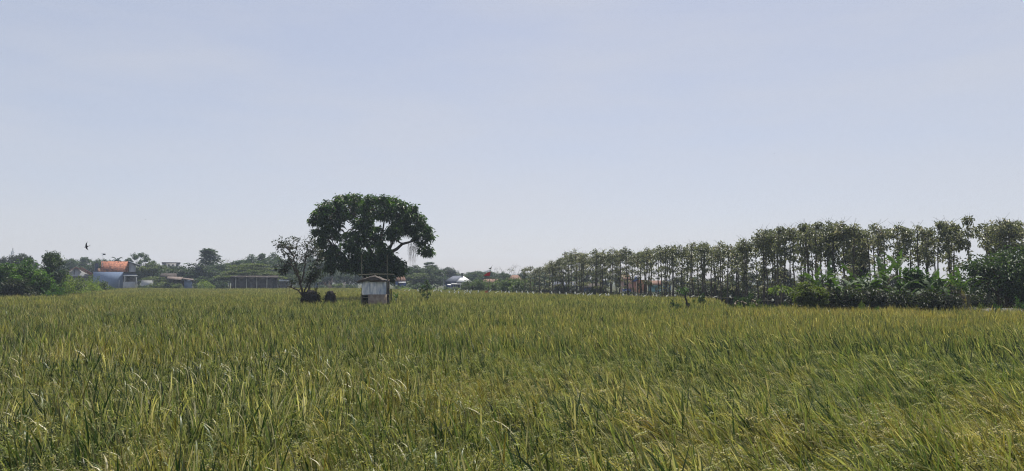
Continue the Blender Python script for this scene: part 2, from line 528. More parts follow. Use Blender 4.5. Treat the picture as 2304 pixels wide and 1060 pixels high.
def panicles(g, rng, n, spread, lean, grains=13):
    for _ in range(n):
        a, r = rng.rand() * 6.283, spread * rng.rand()
        p = np.array([r * math.cos(a) - lean * 0.35, r * math.sin(a), rng.uniform(0.55, 0.74)])
        d = nrm(np.array([math.cos(a) * 0.35 - lean * 0.6, math.sin(a) * 0.35, 1.0]))
        h = nrm(np.array([math.cos(a) - lean * 1.5, math.sin(a), 0.0]))
        tone = rng.uniform(0.55, 0.86)
        pts = []
        for k in range(grains):
            p = p + d * 0.019
            d = nrm(d + (h * 0.5 - np.array([0, 0, 0.85])) * 0.16)
            pts.append(p)
            s = nrm(np.cross(d, rng.normal(size=3)))
            for sg in (-1, 1):
                o = p + s * sg * 0.008
                tp = o + d * 0.018 + s * sg * 0.008
                wv = np.cross(d, s) * 0.005
                g.add([o - wv * .6, o + s * sg * .004 + d * .006 + wv, tp, o + d * 0.004 - s * sg * 0.002], [(0, 1, 2), (0, 2, 3)], (tone, 0.75, 0.1, 1))

src = bpy.data.collections.new("rice_sources")
names = []
rng = np.random.RandomState(3)
LEANS = [0.0, 0.15, 0.4, 0.75, 1.15]
NV = 4
def add_src(idx, g):
    o = bpy.data.objects.new("rice_source_%03d" % idx, g.mesh("rice_hill", M['rice']))
    src.objects.link(o)
idx = 0
for li, le in enumerate(LEANS):                # 0..19 near hills
    for k in range(NV):
        g = Geo()
        rice_blades(g, rng, 24, 0.10, 0.0098, 5, le, 0.28, 0.66, 0.2, 0.44)
        panicles(g, rng, 5, 0.09, le)
        add_src(idx, g)
        idx += 1
for li, le in enumerate(LEANS):                # 20..39 middle hills
    for k in range(NV):
        g = Geo()
        rice_blades(g, rng, 24, 0.13, 0.0125, 3, le, 0.28, 0.66, 0.2, 0.44)
        panicles(g, rng, 2, 0.1, le, 6)
        add_src(idx, g)
        idx += 1
for k in range(8):                             # 40..47 far patches of one square metre
    g = Geo()
    rice_blades(g, rng, 170, 0.5, 0.021, 2, 0.12, 0.25, 0.62, 0.25, 0.5, True)
    add_src(idx, g)
    idx += 1

def field_points():
    rng = np.random.RandomState(11)
    out = []
    for d0, d1, step, kind in ((3.2, 14.0, 0.148, 0), (14.0, 42.0, 0.205, 1), (42.0, 150.0, 0.75, 2)):
        y = np.arange(d0, d1, step)
        half = (d1 * 0.72 + 6)
        x = np.arange(-half, half, step)
        X, Y = np.meshgrid(x, y)
        X = X.ravel() + rng.uniform(-0.45, 0.45, X.size) * step
        Y = Y.ravel() + rng.uniform(-0.45, 0.45, Y.size) * step
        px = X / Y * FPX + CX
        ed = np.interp(px, EDGE_PX, EDGE_D) + (vnoise(X, Y, 3.0, 5) - 0.5) * 1.6
        keep = (Y < ed) & (np.abs(X) < Y * 0.72 + 4.0)
        # little clearings: the hut and the straw heaps
        for (cx, cy, r) in ((WX(838, 45.3), 45.3, 1.35), (WX(700, 45.6), 45.6, 0.8), (WX(744, 45.6), 45.6, 0.55)):
            keep &= (X - cx) ** 2 + (Y - cy) ** 2 > r * r
        X, Y = X[keep], Y[keep]
        n = len(X)
        px = X / Y * FPX + CX
        # wind: strongest near and to the right
        lean = 0.10 + 0.85 * np.clip((px - 500) / 1500, 0, 1) * np.clip((30 - Y) / 22, 0, 1)
        lean += (vnoise(X, Y, 1.6, 1) - 0.5) * 0.38 + (vnoise(X, Y, 5.0, 2) - 0.5) * 0.3 * np.clip((px - 300) / 900, 0.3, 1)
        lean = np.clip(lean, 0, 0.95)
        ripe = 0.50 + (vnoise(X, Y * 0.5, 4.0, 7) - 0.5) * 0.24 + (vnoise(X, Y, 0.9, 9) - 0.5) * 0.34
        ripe += 0.13 * np.clip((px - 1250) / 600, 0, 1) * np.clip((11 - Y) / 4, 0, 1)
        ripe += 0.25 * np.clip((px - 1500) / 500, 0, 1) * np.clip((Y - 20) / 10, 0, 1)
        ripe += 0.05 * np.clip((Y - 40) / 30, 0, 1)
        ripe -= 0.2 * np.clip(1 - np.abs(Y - 13 - 3 * vnoise(X, Y, 6, 21)) / 5, 0, 1) * np.clip((px - 700) / 600, 0, 1)
        ripe = np.clip(ripe + rng.normal(0, 0.13, n), 0, 1)
        if kind < 2:
            li = np.clip(np.searchsorted([0.06, 0.2, 0.42, 0.7], lean + rng.normal(0, 0.06, n)), 0, 4)
            ind = kind * 20 + li * NV + rng.randint(0, NV, n)
            rz = np.where(li == 0, rng.rand(n) * 6.283, rng.normal(0, 0.75 - 0.1 * li, n))
            sc = rng.uniform(0.78, 1.14, n) * (0.88 + 0.24 * vnoise(X, Y, 1.3, 4))
            sc = sc * (1 - 0.05 * lean)
        else:
            ind = 40 + rng.randint(0, 8, n)
            rz = rng.normal(0, 0.35, n)
            sc = rng.uniform(0.9, 1.08, n)
        rot = np.stack([rng.normal(0, 0.11, n), rng.normal(0, 0.11, n), rz], -1)
        z = 0.04 * np.sin(X * 0.37) * np.cos(Y * 0.29) - 0.05
        out.append((np.stack([X, Y, z], -1), ind, rot, sc, ripe))
    return [np.concatenate(a) for a in zip(*out)]

def instance_tree(name, coll):
    ng = bpy.data.node_groups.new(name, 'GeometryNodeTree')
    ng.interface.new_socket("Geometry", in_out='INPUT', socket_type='NodeSocketGeometry')
    ng.interface.new_socket("Geometry", in_out='OUTPUT', socket_type='NodeSocketGeometry')
    gi, go = ng.nodes.new("NodeGroupInput"), ng.nodes.new("NodeGroupOutput")
    ci = ng.nodes.new("GeometryNodeCollectionInfo")
    ci.inputs[0].default_value = coll
    ci.inputs[1].default_value = True
    ci.inputs[2].default_value = True
    iop = ng.nodes.new("GeometryNodeInstanceOnPoints")
    iop.inputs['Pick Instance'].default_value = True
    def attr(nm, dt):
        a = ng.nodes.new("GeometryNodeInputNamedAttribute")
        a.data_type = dt
        a.inputs[0].default_value = nm
        return a.outputs[0]
    ng.links.new(gi.outputs[0], iop.inputs['Points'])
    ng.links.new(ci.outputs[0], iop.inputs['Instance'])
    ng.links.new(attr("pick", 'INT'), iop.inputs['Instance Index'])
    e2r = ng.nodes.new("FunctionNodeEulerToRotation")
    ng.links.new(attr("rot", 'FLOAT_VECTOR'), e2r.inputs[0])
    ng.links.new(e2r.outputs[0], iop.inputs['Rotation'])
    ng.links.new(attr("size", 'FLOAT'), iop.inputs['Scale'])
    ng.links.new(iop.outputs[0], go.inputs[0])
    return ng

def scatter_object(name, P, ind, rot, sc, ripe, coll, label, cat):
    me = bpy.data.meshes.new(name)
    me.vertices.add(len(P))
    me.vertices.foreach_set("co", P.reshape(-1))
    for nm, dt, fld, dat in (("pick", 'INT', "value", ind.astype(np.int32)), ("rot", 'FLOAT_VECTOR', "vector", rot.reshape(-1)),
                             ("size", 'FLOAT', "value", sc), ("ripe", 'FLOAT', "value", ripe)):
        me.attributes.new(nm, dt, 'POINT').data.foreach_set(fld, dat)
    o = link(name, me)
    md = o.modifiers.new("scatter", 'NODES')
    md.node_group = instance_tree(name, coll)
    tag(o, label, cat, kind='stuff')
    return o

scatter_object('rice', *field_points(), src, 'ripening green and straw-yellow rice leaning in the wind over the whole field', 'rice')

# ------------------------------------------------------------------ foliage building blocks
def diamonds(g, rng, pos, d, L, Wd, droop=0.15, tone=None, fold=0.25):
    n = len(pos)
    d = nrm(d)
    side = nrm(np.cross(d, nrm(rng.normal(size=(n, 3)) * 0.6 + np.array([0, 0, 1.0]))))
    up = np.cross(side, d)
    L = np.broadcast_to(L, (n,))[:, None]
    Wd = np.broadcast_to(Wd, (n,))[:, None]
    v0 = pos
    mid = pos + d * L * 0.5 + up * Wd * fold * 0.3
    tip = pos + d * L + np.array([0, 0, -1.0]) * L * droop
    v = np.stack([v0, mid + side * Wd * 0.5 + up * Wd * fold, tip, mid - side * Wd * 0.5 + up * Wd * fold], 1).reshape(-1, 3)
    b = np.arange(n)[:, None] * 4
    f = np.concatenate([b + np.array([[0, 1, 2]]), b + np.array([[0, 2, 3]])])
    if tone is None:
        tone = np.clip(rng.normal(0.5, 0.2, n), 0, 1)
    c = np.stack([tone, rng.rand(n), np.zeros(n), np.ones(n)], -1).repeat(4, 0)
    g.add(v, f, c)

def clusters(g, rng, cen, rad, per, L, Wd, droop=0.2, flat=0.8, tones=None):
    """Leaf clumps: per leaves around every centre."""
    cen = np.asarray(cen)
    n = len(cen)
    rad = np.broadcast_to(rad, (n,))
    off = nrm(rng.normal(size=(n, per, 3))) * (rng.rand(n, per, 1) ** 0.5)
    off[:, :, 2] *= flat
    pos = cen[:, None] + off * rad[:, None, None]
    d = off + rng.normal(size=off.shape) * 0.45 + np.array([0, 0, -0.1])
    ct = np.clip(rng.normal(0.5, 0.16, n), 0, 1) if tones is None else tones
    tone = np.clip(ct[:, None] + rng.normal(0, 0.14, (n, per)), 0, 1)
    m = n * per
    diamonds(g, rng, pos.reshape(-1, 3), d.reshape(-1, 3), L * rng.uniform(0.7, 1.25, m), Wd * rng.uniform(0.7, 1.25, m), droop, tone.reshape(-1))

def branch(g, rng, a, b, r0, r1, bend=0.15, n=6, sides=5, wob=0.02):
    a, b = np.asarray(a, float), np.asarray(b, float)
    t = np.linspace(0, 1, n)[:, None]
    L = np.linalg.norm(b - a)
    o = rng.normal(size=3) * bend * L
    pts = a + (b - a) * t + o * (t * (1 - t))
    pts[1:-1] += rng.normal(size=(n - 2, 3)) * wob * L
    g.tube(pts, np.linspace(r0, r1, n), sides)
    return pts

def ell(rng, n, c, r, shell=0.45):
    d = nrm(rng.normal(size=(n, 3)))
    k = (shell + (1 - shell) * rng.rand(n, 1)) if shell > 0 else rng.rand(n, 1) ** (1 / 3)
    return np.asarray(c) + d * k * np.asarray(r)

def make_round(seed, leafmat, H=8.0, rad=3.0, base=2.2, lumps=9, per_lump=12, per=34, L=0.36, shrub=False):
    """Broad crown of lumps; returns (trunk mesh, crown mesh); spreads rad, tops at H."""
    rng = np.random.RandomState(seed)
    tr, cr = Geo(), Geo()
    cz, rz = (H + base) / 2, (H - base) / 2
    lc, lr = [], []
    for k in range(lumps):
        a = k * 2.4 + rng.rand() * 0.8
        u = rng.uniform(-0.75, 0.72)
        q = math.sqrt(max(0.1, 1 - u * u)) * rng.uniform(0.45, 0.72)
        lc.append((rad * q * math.cos(a), rad * q * math.sin(a), cz + rz * u))
        lr.append(rng.uniform(0.32, 0.5))
    lc.append((rng.normal() * 0.2, rng.normal() * 0.2, cz + rz * 0.62))
    lr.append(0.38)
    cen = np.concatenate([ell(rng, per_lump, c, (rad * k, rad * k, rz * k * 0.9), 0.6) for c, k in zip(lc, lr)])
    cen[:, 2] = np.clip(cen[:, 2], base * 0.6, H)
    clusters(cr, rng, cen, 0.16 * rad, per, L, L * 0.5)
    top = np.array([rng.normal() * 0.2, rng.normal() * 0.2, cz])
    tp = branch(tr, rng, (0, 0, -0.1), top, 0.045 * H / 2.2, 0.05, 0.08, 8, 7)
    for c in lc:
        st = tp[rng.randint(2, 6)]
        pts = branch(tr, rng, st, c, 0.07, 0.025, 0.2)
        for _ in range(3):
            branch(tr, rng, pts[rng.randint(2, 5)], np.asarray(c) + rng.normal(size=3) * rad * 0.25, 0.03, 0.01, 0.2, 5, 4)
    return tr.mesh('trunk', M['bark']), cr.mesh('crown', M[leafmat])

def make_umbrella(seed, leafmat='leaf_olive', H=7.0, rad=4.0, pads=26, L=0.28, z0=0.52):
    """Flat layered pads of fine leaves on spreading limbs."""
    rng = np.random.RandomState(seed)
    tr, cr = Geo(), Geo()
    tp = branch(tr, rng, (0, 0, -0.1), (0, 0, H * 0.55), 0.2, 0.1, 0.08, 7, 7)
    for k in range(pads):
        a = k * 2.399
        q = math.sqrt((k + 0.5) / pads)
        z = H * (1 - (1 - z0) * q ** 2) - rng.rand() * H * 0.12
        c = np.array([rad * q * 0.85 * math.cos(a), rad * q * 0.85 * math.sin(a), z])
        cen = ell(rng, 16, c, (rad * 0.26, rad * 0.26, 0.16), 0.1)
        clusters(cr, rng, cen, 0.42, 22, L, L * 0.4, 0.1, 0.4)
        branch(tr, rng, tp[rng.randint(2, 7)], c, 0.06, 0.02, 0.2)
    return tr.mesh('trunk', M['bark']), cr.mesh('crown', M[leafmat])

def make_conic(seed, leafmat='leaf_far', H=9.0, rad=3.0, L=0.42):
    """Tall pointed crown with big leaves on tiered branches."""
    rng = np.random.RandomState(seed)
    tr, cr = Geo(), Geo()
    tp = branch(tr, rng, (0, 0, -0.1), (0.1, 0, H * 0.97), 0.2, 0.03, 0.03, 12, 7)
    cen = []
    for k in range(46):
        t = (k + rng.rand()) / 46
        z = H * (0.2 + 0.78 * t)
        q = rad * (1 - t) ** 0.85 * rng.uniform(0.55, 1.15) + 0.08
        a = k * 2.399 + rng.normal() * 0.3
        e = np.array([q * math.cos(a), q * math.sin(a), z + 0.12 * q])
        s = np.array([0.05, 0, max(0.5, z - 0.25 * q)])
        branch(tr, rng, s, e, 0.04, 0.012, 0.1, 5, 4)
        for u in (0.45, 0.72, 1.0):
            cen.append(s + (e - s) * u + rng.normal(size=3) * 0.15 * (1.1 - t))
    clusters(cr, rng, np.array(cen), 0.3, 16, L * 0.85, L * 0.5)
    return tr.mesh('trunk', M['bark']), cr.mesh('crown', M[leafmat])

def make_open_dome(seed, leafmat='leaf_far', H=8.0, rad=3.2, L=0.3):
    """Fan of limbs with leaves only in a thin outer dome."""
    rng = np.random.RandomState(seed)
    tr, cr = Geo(), Geo()
    fork = np.array([0, 0, H * 0.42])
    branch(tr, rng, (0, 0, -0.1), fork, 0.17, 0.12, 0.05, 5, 7)
    cen = []
    for k in range(17):
        a = k * 2.399
        q = math.sqrt((k + 0.5) / 17)
        e = np.array([rad * q * math.cos(a), rad * q * math.sin(a), H * (1 - 0.33 * q ** 2.2) - 0.2])
        branch(tr, rng, fork, e, 0.06, 0.015, 0.12, 6, 4)
        cen.append(ell(rng, 9, e, (rad * 0.2, rad * 0.2, 0.4), 0.2))
    clusters(cr, rng, np.concatenate(cen), 0.3, 20, L, L * 0.45)
    return tr.mesh('trunk', M['bark']), cr.mesh('crown', M[leafmat])

def make_bare(seed, leafmat='leaf_olive', H=6.0, rad=2.0, leafy=0.25):
    """Thin upright limbs, twigs and a few leaves."""
    rng = np.random.RandomState(seed)
    tr, cr = Geo(), Geo()
    cen = []
    for k in range(7):
        a = k * 2.4 + rng.rand()
        q = rng.uniform(0.25, 1.0) * rad
        e = np.array([q * math.cos(a), q * math.sin(a), H * rng.uniform(0.78, 1.0)])
        pts = branch(tr, rng, (0.05 * math.cos(a), 0.05 * math.sin(a), -0.05), e, 0.06, 0.014, 0.22, 9, 5)
        for _ in range(9):
            s = pts[rng.randint(3, 9)]
            t = s + nrm(rng.normal(size=3) * np.array([1, 1, 0.5]) + np.array([math.cos(a) * .4, math.sin(a) * .4, 0.7])) * rng.uniform(0.4, 1.1)
            tp = branch(tr, rng, s, t, 0.018, 0.006, 0.15, 5, 4)
            for _ in range(3):
                t2 = tp[rng.randint(2, 5)] + nrm(rng.normal(size=3) + np.array([0, 0, 0.6])) * rng.uniform(0.2, 0.5)
                branch(tr, rng, tp[rng.randint(2, 5)], t2, 0.008, 0.004, 0.1, 4, 4)
                if rng.rand() < leafy:
                    cen.append(t2)
    cen = np.array(cen) if cen else np.array([[0, 0, H]])
    clusters(cr, rng, cen, 0.16, 9, 0.22, 0.1, 0.3)
    return tr.mesh('trunk', M['bark']), cr.mesh('crown', M[leafmat])

def make_palm(seed, H=8.0, fronds=16, FL=2.4):
    rng = np.random.RandomState(seed)
    tr, cr = Geo(), Geo()
    tp = branch(tr, rng, (0, 0, -0.1), (0.3, 0, H - FL * 0.45), 0.13, 0.09, 0.06, 9, 7)
    top = tp[-1]
    for k in range(fronds):
        a = k * 2.399
        el = R(rng.uniform(-15, 75))
        d = np.array([math.cos(a) * math.cos(el), math.sin(a) * math.cos(el), math.sin(el)])
        pts = [top.copy()]
        for j in range(9):
            pts.append(pts[-1] + d * FL / 9)
            d = nrm(d + np.array([0, 0, -0.17]))
        pts = np.array(pts)
        cr.tube(pts, np.linspace(0.03, 0.008, 10), 4)
        tt = rng.uniform(1, 9, 90)
        i = tt.astype(int)
        pp = pts[i] + (pts[np.minimum(i + 1, 9)] - pts[i]) * (tt - i)[:, None]
        tan = nrm(pts[np.minimum(i + 1, 9)] - pts[i] + 1e-6)
        sd = np.cross(tan, np.array([0, 0, 1.0])) * np.where(rng.rand(90) < 0.5, 1, -1)[:, None]
        diamonds(cr, rng, pp, sd + tan * 0.6, FL * 0.24, 0.06, 0.35)
    return tr.mesh('trunk', M['bark']), cr.mesh('crown', M['leaf_far'])

def make_shrub(seed, leafmat, H=2.0, rad=1.2, n=60, per=24, L=0.22, wr=0.45, base=0.05):
    rng = np.random.RandomState(seed)
    tr, cr = Geo(), Geo()
    cen = ell(rng, n, (0, 0, H * 0.42), (rad, rad, H * 0.58), 0.35)
    cen = cen[cen[:, 2] > base]
    cen[:, 2] *= 0.8 + 0.35 * rng.rand(len(cen))
    clusters(cr, rng, cen, 0.17 * (rad + H) / 2, per, L, L * wr)
    for k in range(min(14, len(cen))):
        branch(tr, rng, (rng.normal() * 0.12, rng.normal() * 0.12, -0.05), cen[k], 0.03, 0.008, 0.15, 5, 4)
    return tr.mesh('stem', M['bark']), cr.mesh('foliage', M[leafmat])

def place(name, pair, loc, sx, sz, rz, label, cat, group=None, parts=('trunk', 'crown'), sy=None):
    t = thing(name, label, cat, loc, rz, group, (sx, sy or sx, sz))
    link(parts[0], pair[0], t)
    link(parts[1], pair[1], t)
    return t

# ------------------------------------------------------------------ the big mango tree
def mango():
    rng = np.random.RandomState(42)
    D = 60.0
    tr, cr = Geo(), Geo()
    ell_px = [(745, 487, 40, 34), (792, 468, 44, 30), (846, 468, 46, 29), (896, 480, 42, 31), (930, 506, 32, 30), (948, 533, 20, 22),
              (957, 560, 13, 13), (742, 535, 30, 32), (757, 577, 27, 30), (795, 540, 30, 30), (840, 535, 32, 36), (868, 588, 32, 33),
              (830, 602, 30, 18), (888, 520, 26, 22), (788, 597, 26, 15), (893, 600, 19, 24), (720, 495, 18, 16), (726, 465, 7, 6), (815, 500, 26, 22), (812, 588, 28, 26), (862, 622, 30, 14), (805, 603, 24, 16), (842, 588, 24, 24), (905, 600, 14, 16), (800, 566, 22, 18), (862, 562, 22, 16), (835, 570, 18, 16)]
    ell_px = [(a, b, c * 0.93, d * 0.92) for a, b, c, d in ell_px]
    ell_px += [(705, 494, 9, 8), (712, 478, 8, 8), (735, 461, 10, 8), (753, 450, 12, 8), (776, 444, 12, 7), (800, 441, 10, 6), (835, 447, 10, 7), (862, 446, 12, 7), (886, 449, 10, 8), (906, 458, 10, 8),
               (926, 470, 10, 9), (945, 490, 9, 9), (960, 512, 8, 9), (966, 530, 7, 9), (714, 520, 8, 9), (721, 545, 9, 9), (728, 572, 9, 9), (742, 604, 10, 9), (968, 566, 6, 6)]
    k = D / FPX
    whorl = []
    lim = []
    for (px, py, rx, ry) in ell_px:
        for copy in range(2 if rx > 24 else 1):
            c = np.array(W(px, py, D))
            edge = min(1.0, abs(px - 835) / 130.0)
            dep = rng.uniform(0.4, 3.2) * (1 if copy else -1) * (1 - 0.75 * edge) + rng.normal() * 0.3
            c[1] += dep
            c[0] += dep / D * c[0]
            c[2] += dep / D * (c[2] - CAM_Z)
            r = np.array([rx * k, max(0.5, rx * k * 0.85), ry * k])
            n = int(10 + 40 * r[0] * r[2])
            p = ell(rng, n, c, r * 0.9, 0.7)
            # leave the sky gaps of the photograph's crown open
            keep = rng.rand(n) < 0.9
            whorl.append(p[keep])
            lim.append(c)
    wp = np.concatenate(whorl)
    for (gx_, gy_, gr) in ((806, 488, 11), (884, 546, 9), (906, 541, 11), (921, 556, 13), (748, 545, 8), (792, 566, 7), (832, 560, 7), (812, 522, 7), (765, 520, 6), (860, 515, 7), (778, 565, 6), (842, 500, 6), (735, 560, 6), (770, 500, 5), (738, 528, 6), (752, 535, 6), (729, 540, 4), (742, 548, 6), (775, 540, 5), (822, 535, 6), (833, 515, 5), (795, 505, 6), (862, 540, 5), (845, 560, 5), (785, 580, 5), (715, 508, 4), (815, 545, 5), (905, 575, 6), (850, 575, 5), (815, 560, 6), (760, 545, 5), (925, 500, 4), (875, 500, 5)):
        c = np.array(W(gx_, gy_, D))
        t = (wp[:, 1] / D)
        xx = wp[:, 0] / t
        zz = (wp[:, 2] - CAM_Z) / t + CAM_Z
        wp = wp[((xx - c[0]) ** 2 + (zz - c[2]) ** 2) > (gr * k) ** 2]
    n = len(wp)
    per = 14
    a = rng.rand(n, per) * 6.283
    el = rng.normal(-0.35, 0.45, (n, per))
    d = np.stack([np.cos(a) * np.cos(el), np.sin(a) * np.cos(el), np.sin(el)], -1)
    pos = wp[:, None] + d * 0.05 + rng.normal(size=d.shape) * 0.09
    tone = np.clip((rng.normal(0.4, 0.2, n) + 0.35 * (rng.rand(n) < 0.12))[:, None] + rng.normal(0, 0.13, (n, per)), 0, 1)
    m = n * per
    diamonds(cr, rng, pos.reshape(-1, 3), d.reshape(-1, 3), rng.uniform(0.22, 0.42, m), rng.uniform(0.07, 0.12, m), 0.3, tone.reshape(-1))
    base = np.array([WX(848, D), D, 0.0])
    fork = base + np.array([0.0, 0, 2.6])
    tp = branch(tr, rng, base - (0, 0, 0.1), fork, 0.42, 0.33, 0.04, 7, 10)
    mains = []
    for (px, py) in ((760, 520), (800, 490), (850, 490), (893, 500), (780, 590)):
        e = np.array(W(px, py, D))
        e[1] += rng.normal() * 1.2
        mains.append(branch(tr, rng, tp[rng.randint(4, 7)], e, 0.2, 0.06, 0.2, 10, 7))
    allp = np.concatenate(mains)
    for c in lim:
        if W(900, 500, D)[0] < c[0]:
            continue
        cand = allp[allp[:, 2] < c[2] + 0.3]
        if not len(cand):
            cand = tp[4:]
        st = cand[np.argmin(np.linalg.norm(cand - c, axis=1) + 0.3 * rng.rand(len(cand)))]
        pts = branch(tr, rng, st, c, 0.06, 0.03, 0.2, 9, 5)
        for _ in range(7):
            s = pts[rng.randint(3, 9)]
            e = c + np.clip(rng.normal(size=3), -1, 1) * np.array([0.5, 0.5, 0.35])
            branch(tr, rng, s, e, 0.035, 0.01, 0.2, 5, 4)
    # hooked right limb seen in the gap
    pts = np.array([W(846, 590, D), W(872, 572, D), W(893, 560, D), W(905, 549, D), W(921, 545, D), W(940, 538, D)])
    tr.tube(pts, np.linspace(0.17, 0.07, 6), 7)
    tr.tube(np.array([W(880, 528, D), W(890, 540, D), W(902, 547, D), W(916, 548, D)]), [0.05, 0.06, 0.07, 0.05], 6)
    t = thing('mango_tree', 'big dark rounded mango tree standing behind the zinc hut', 'tree', tuple(base))
    for nm, gg, mt in (('trunk', tr, 'bark'), ('crown', cr, 'leaf_mango')):
        o = link(nm, gg.mesh(nm, M[mt]), t)
        o.location = -Vector(base)
    # hanging dry vines under the right limb
    vg = Geo()
    for _ in range(34):
        px = rng.normal(931, 6)
        y0, y1 = rng.uniform(545, 556), rng.uniform(565, 603)
        a, b = np.array(W(px, y0, D)), np.array(W(px + rng.normal(-2, 2.5), y1, D))
        b[1] += rng.normal() * 0.25
        pts = a + (b - a) * np.linspace(0, 1, 7)[:, None] + rng.normal(size=(7, 3)) * np.array([0.03, 0.03, 0.0])
        vg.tube(pts, np.linspace(0.011, 0.005, 7), 4)
    o = link('hanging_vines', vg.mesh('hanging_vines', M['wood']), t)
    o.location = -Vector(base)
mango()

# ------------------------------------------------------------------ sparse tree left of the hut
def sparse_tree():
    rng = np.random.RandomState(8)
    D = 46.5
    tr, cr = Geo(), Geo()
    base = np.array([WX(684, D), D, 0.0])
    cen = []
    def P(px, py, dy=0.0):
        q = np.array(W(px, py, D))
        q[1] += dy
        return q
    limbs = [[(684, 684), (682, 662), (676, 640), (668, 610), (662, 580), (668, 555), (672, 536)],
             [(683, 668), (672, 655), (660, 648), (648, 645)],
             [(682, 662), (690, 640), (698, 615), (706, 590), (712, 572)],
             [(678, 650), (672, 630), (655, 600), (643, 575), (628, 560)],
             [(676, 640), (684, 610), (686, 580), (690, 552), (694, 540)],
             [(684, 668), (693, 655), (697, 640), (703, 620), (714, 600)],
             [(668, 610), (650, 590), (640, 600), (633, 610)],
             [(690, 640), (706, 625), (716, 618)],
             [(662, 580), (650, 562), (640, 556), (625, 557)],
             [(686, 580), (700, 570), (705, 560)]]
    for i, l in enumerate(limbs):
        dy = rng.normal() * 0.7 if i else 0
        pts = np.array([P(x, y, dy * j / len(l)) for j, (x, y) in enumerate(l)])
        t = np.linspace(0, len(l) - 1, 4 * len(l))
        pts = np.stack([np.interp(t, np.arange(len(l)), pts[:, q]) for q in range(3)], -1)
        pts[1:] += rng.normal(size=(len(pts) - 1, 3)) * 0.02
        tr.tube(pts, np.linspace(0.06 if i else 0.085, 0.012, len(pts)), 5)
        for _ in range(26):
            s = pts[rng.randint(len(pts) // 3, len(pts))]
            e = s + nrm(rng.normal(size=3) + np.array([0, 0, 0.5])) * rng.uniform(0.25, 0.75)
            br = branch(tr, rng, s, e, 0.013, 0.005, 0.15, 5, 4)
            for q in br[2:]:
                cen.append(q)
    cen = np.array(cen)
    cen = cen[cen[:, 2] > WZ(636, D)]
    cen = cen[rng.rand(len(cen)) < 0.42]
    clusters(cr, rng, cen, 0.13, 7, 0.15, 0.07, 0.3)
    t = thing('sparse_tree', 'small thin-branched tree with sparse leaves beside the dark straw heap', 'tree', tuple(base))
    for nm, gg, mt in (('trunk', tr, 'bark'), ('crown', cr, 'leaf_dark')):
        o = link(nm, gg.mesh(nm, M[mt]), t)
        o.location = -Vector(base)
sparse_tree()

# ------------------------------------------------------------------ straw heaps
def heap(name, label, px, D, rx, H, seed, sticks, cat):
    rng = np.random.RandomState(seed)
    t = thing(name, label, cat, (WX(px, D), D, 0))
    b, s = Geo(), Geo()
    # lumpy body
    nu, nv = 22, 10
    u = np.linspace(0, 2 * math.pi, nu, endpoint=False)
    prof = [(1.0, 0), (1.04, 0.2), (1.02, 0.42), (0.96, 0.62), (0.84, 0.8), (0.62, 0.93), (0.3, 1.0)]
    v = []
    for (q, z) in prof:
        rr = rx * q * (1 + 0.07 * rng.normal(size=nu))
        v.append(np.stack([rr * np.cos(u), rr * 0.8 * np.sin(u), np.full(nu, z * H) + rng.normal(size=nu) * 0.03 * (z > 0)], -1))
    v = np.concatenate(v)
    i = np.arange(len(prof) - 1)[:, None] * nu
    j = np.arange(nu)[None]
    k = (j + 1) % nu
    b.add(v, np.stack([i + j, i + k, i + nu + k, i + nu + j], -1).reshape(-1, 4))
    b.f.append([tuple((len(prof) - 1) * nu + q for q in range(nu))])
    link('heap_body', b.mesh('heap_body', M['black_plastic']), t)
    n = 700 if sticks else 120
    a = rng.rand(n) * 6.283
    z = rng.rand(n) ** 0.8
    q = np.interp(z, [p[1] for p in prof], [p[0] for p in prof])
    pos = np.stack([rx * q * np.cos(a), 0.8 * rx * q * np.sin(a), z * H], -1)
    d = np.stack([np.cos(a), np.sin(a), rng.normal(-0.8, 0.7, n)], -1) + rng.normal(size=(n, 3)) * 0.5
    diamonds(s, rng, pos, d, rng.uniform(0.08, 0.3, n), 0.022, 0.3)
    link('straw', s.mesh('straw', M['dark_wood']), t)
    if sticks:
        for _ in range(sticks):
            st = Geo()
            x = rng.uniform(-0.8, 0.8) * rx
            branch(st, rng, (x, 0, H * 0.6), (x + rng.normal() * 0.15, rng.normal() * 0.2, H + rng.uniform(0.15, 0.45)), 0.016, 0.01, 0.1, 5, 4)
            link('stick', st.mesh('stick', M['dark_wood']), t)
    return t
heap('straw_heap', 'wide dark straw heap with sticks poking out beside the sparse tree', 700, 45.6, 0.54, 1.6, 5, 11, 'heap')
hp = heap('covered_heap', 'small dark round-topped heap between the straw heap and the hut', 744, 45.6, 0.37, 1.58, 6, 0, 'heap')

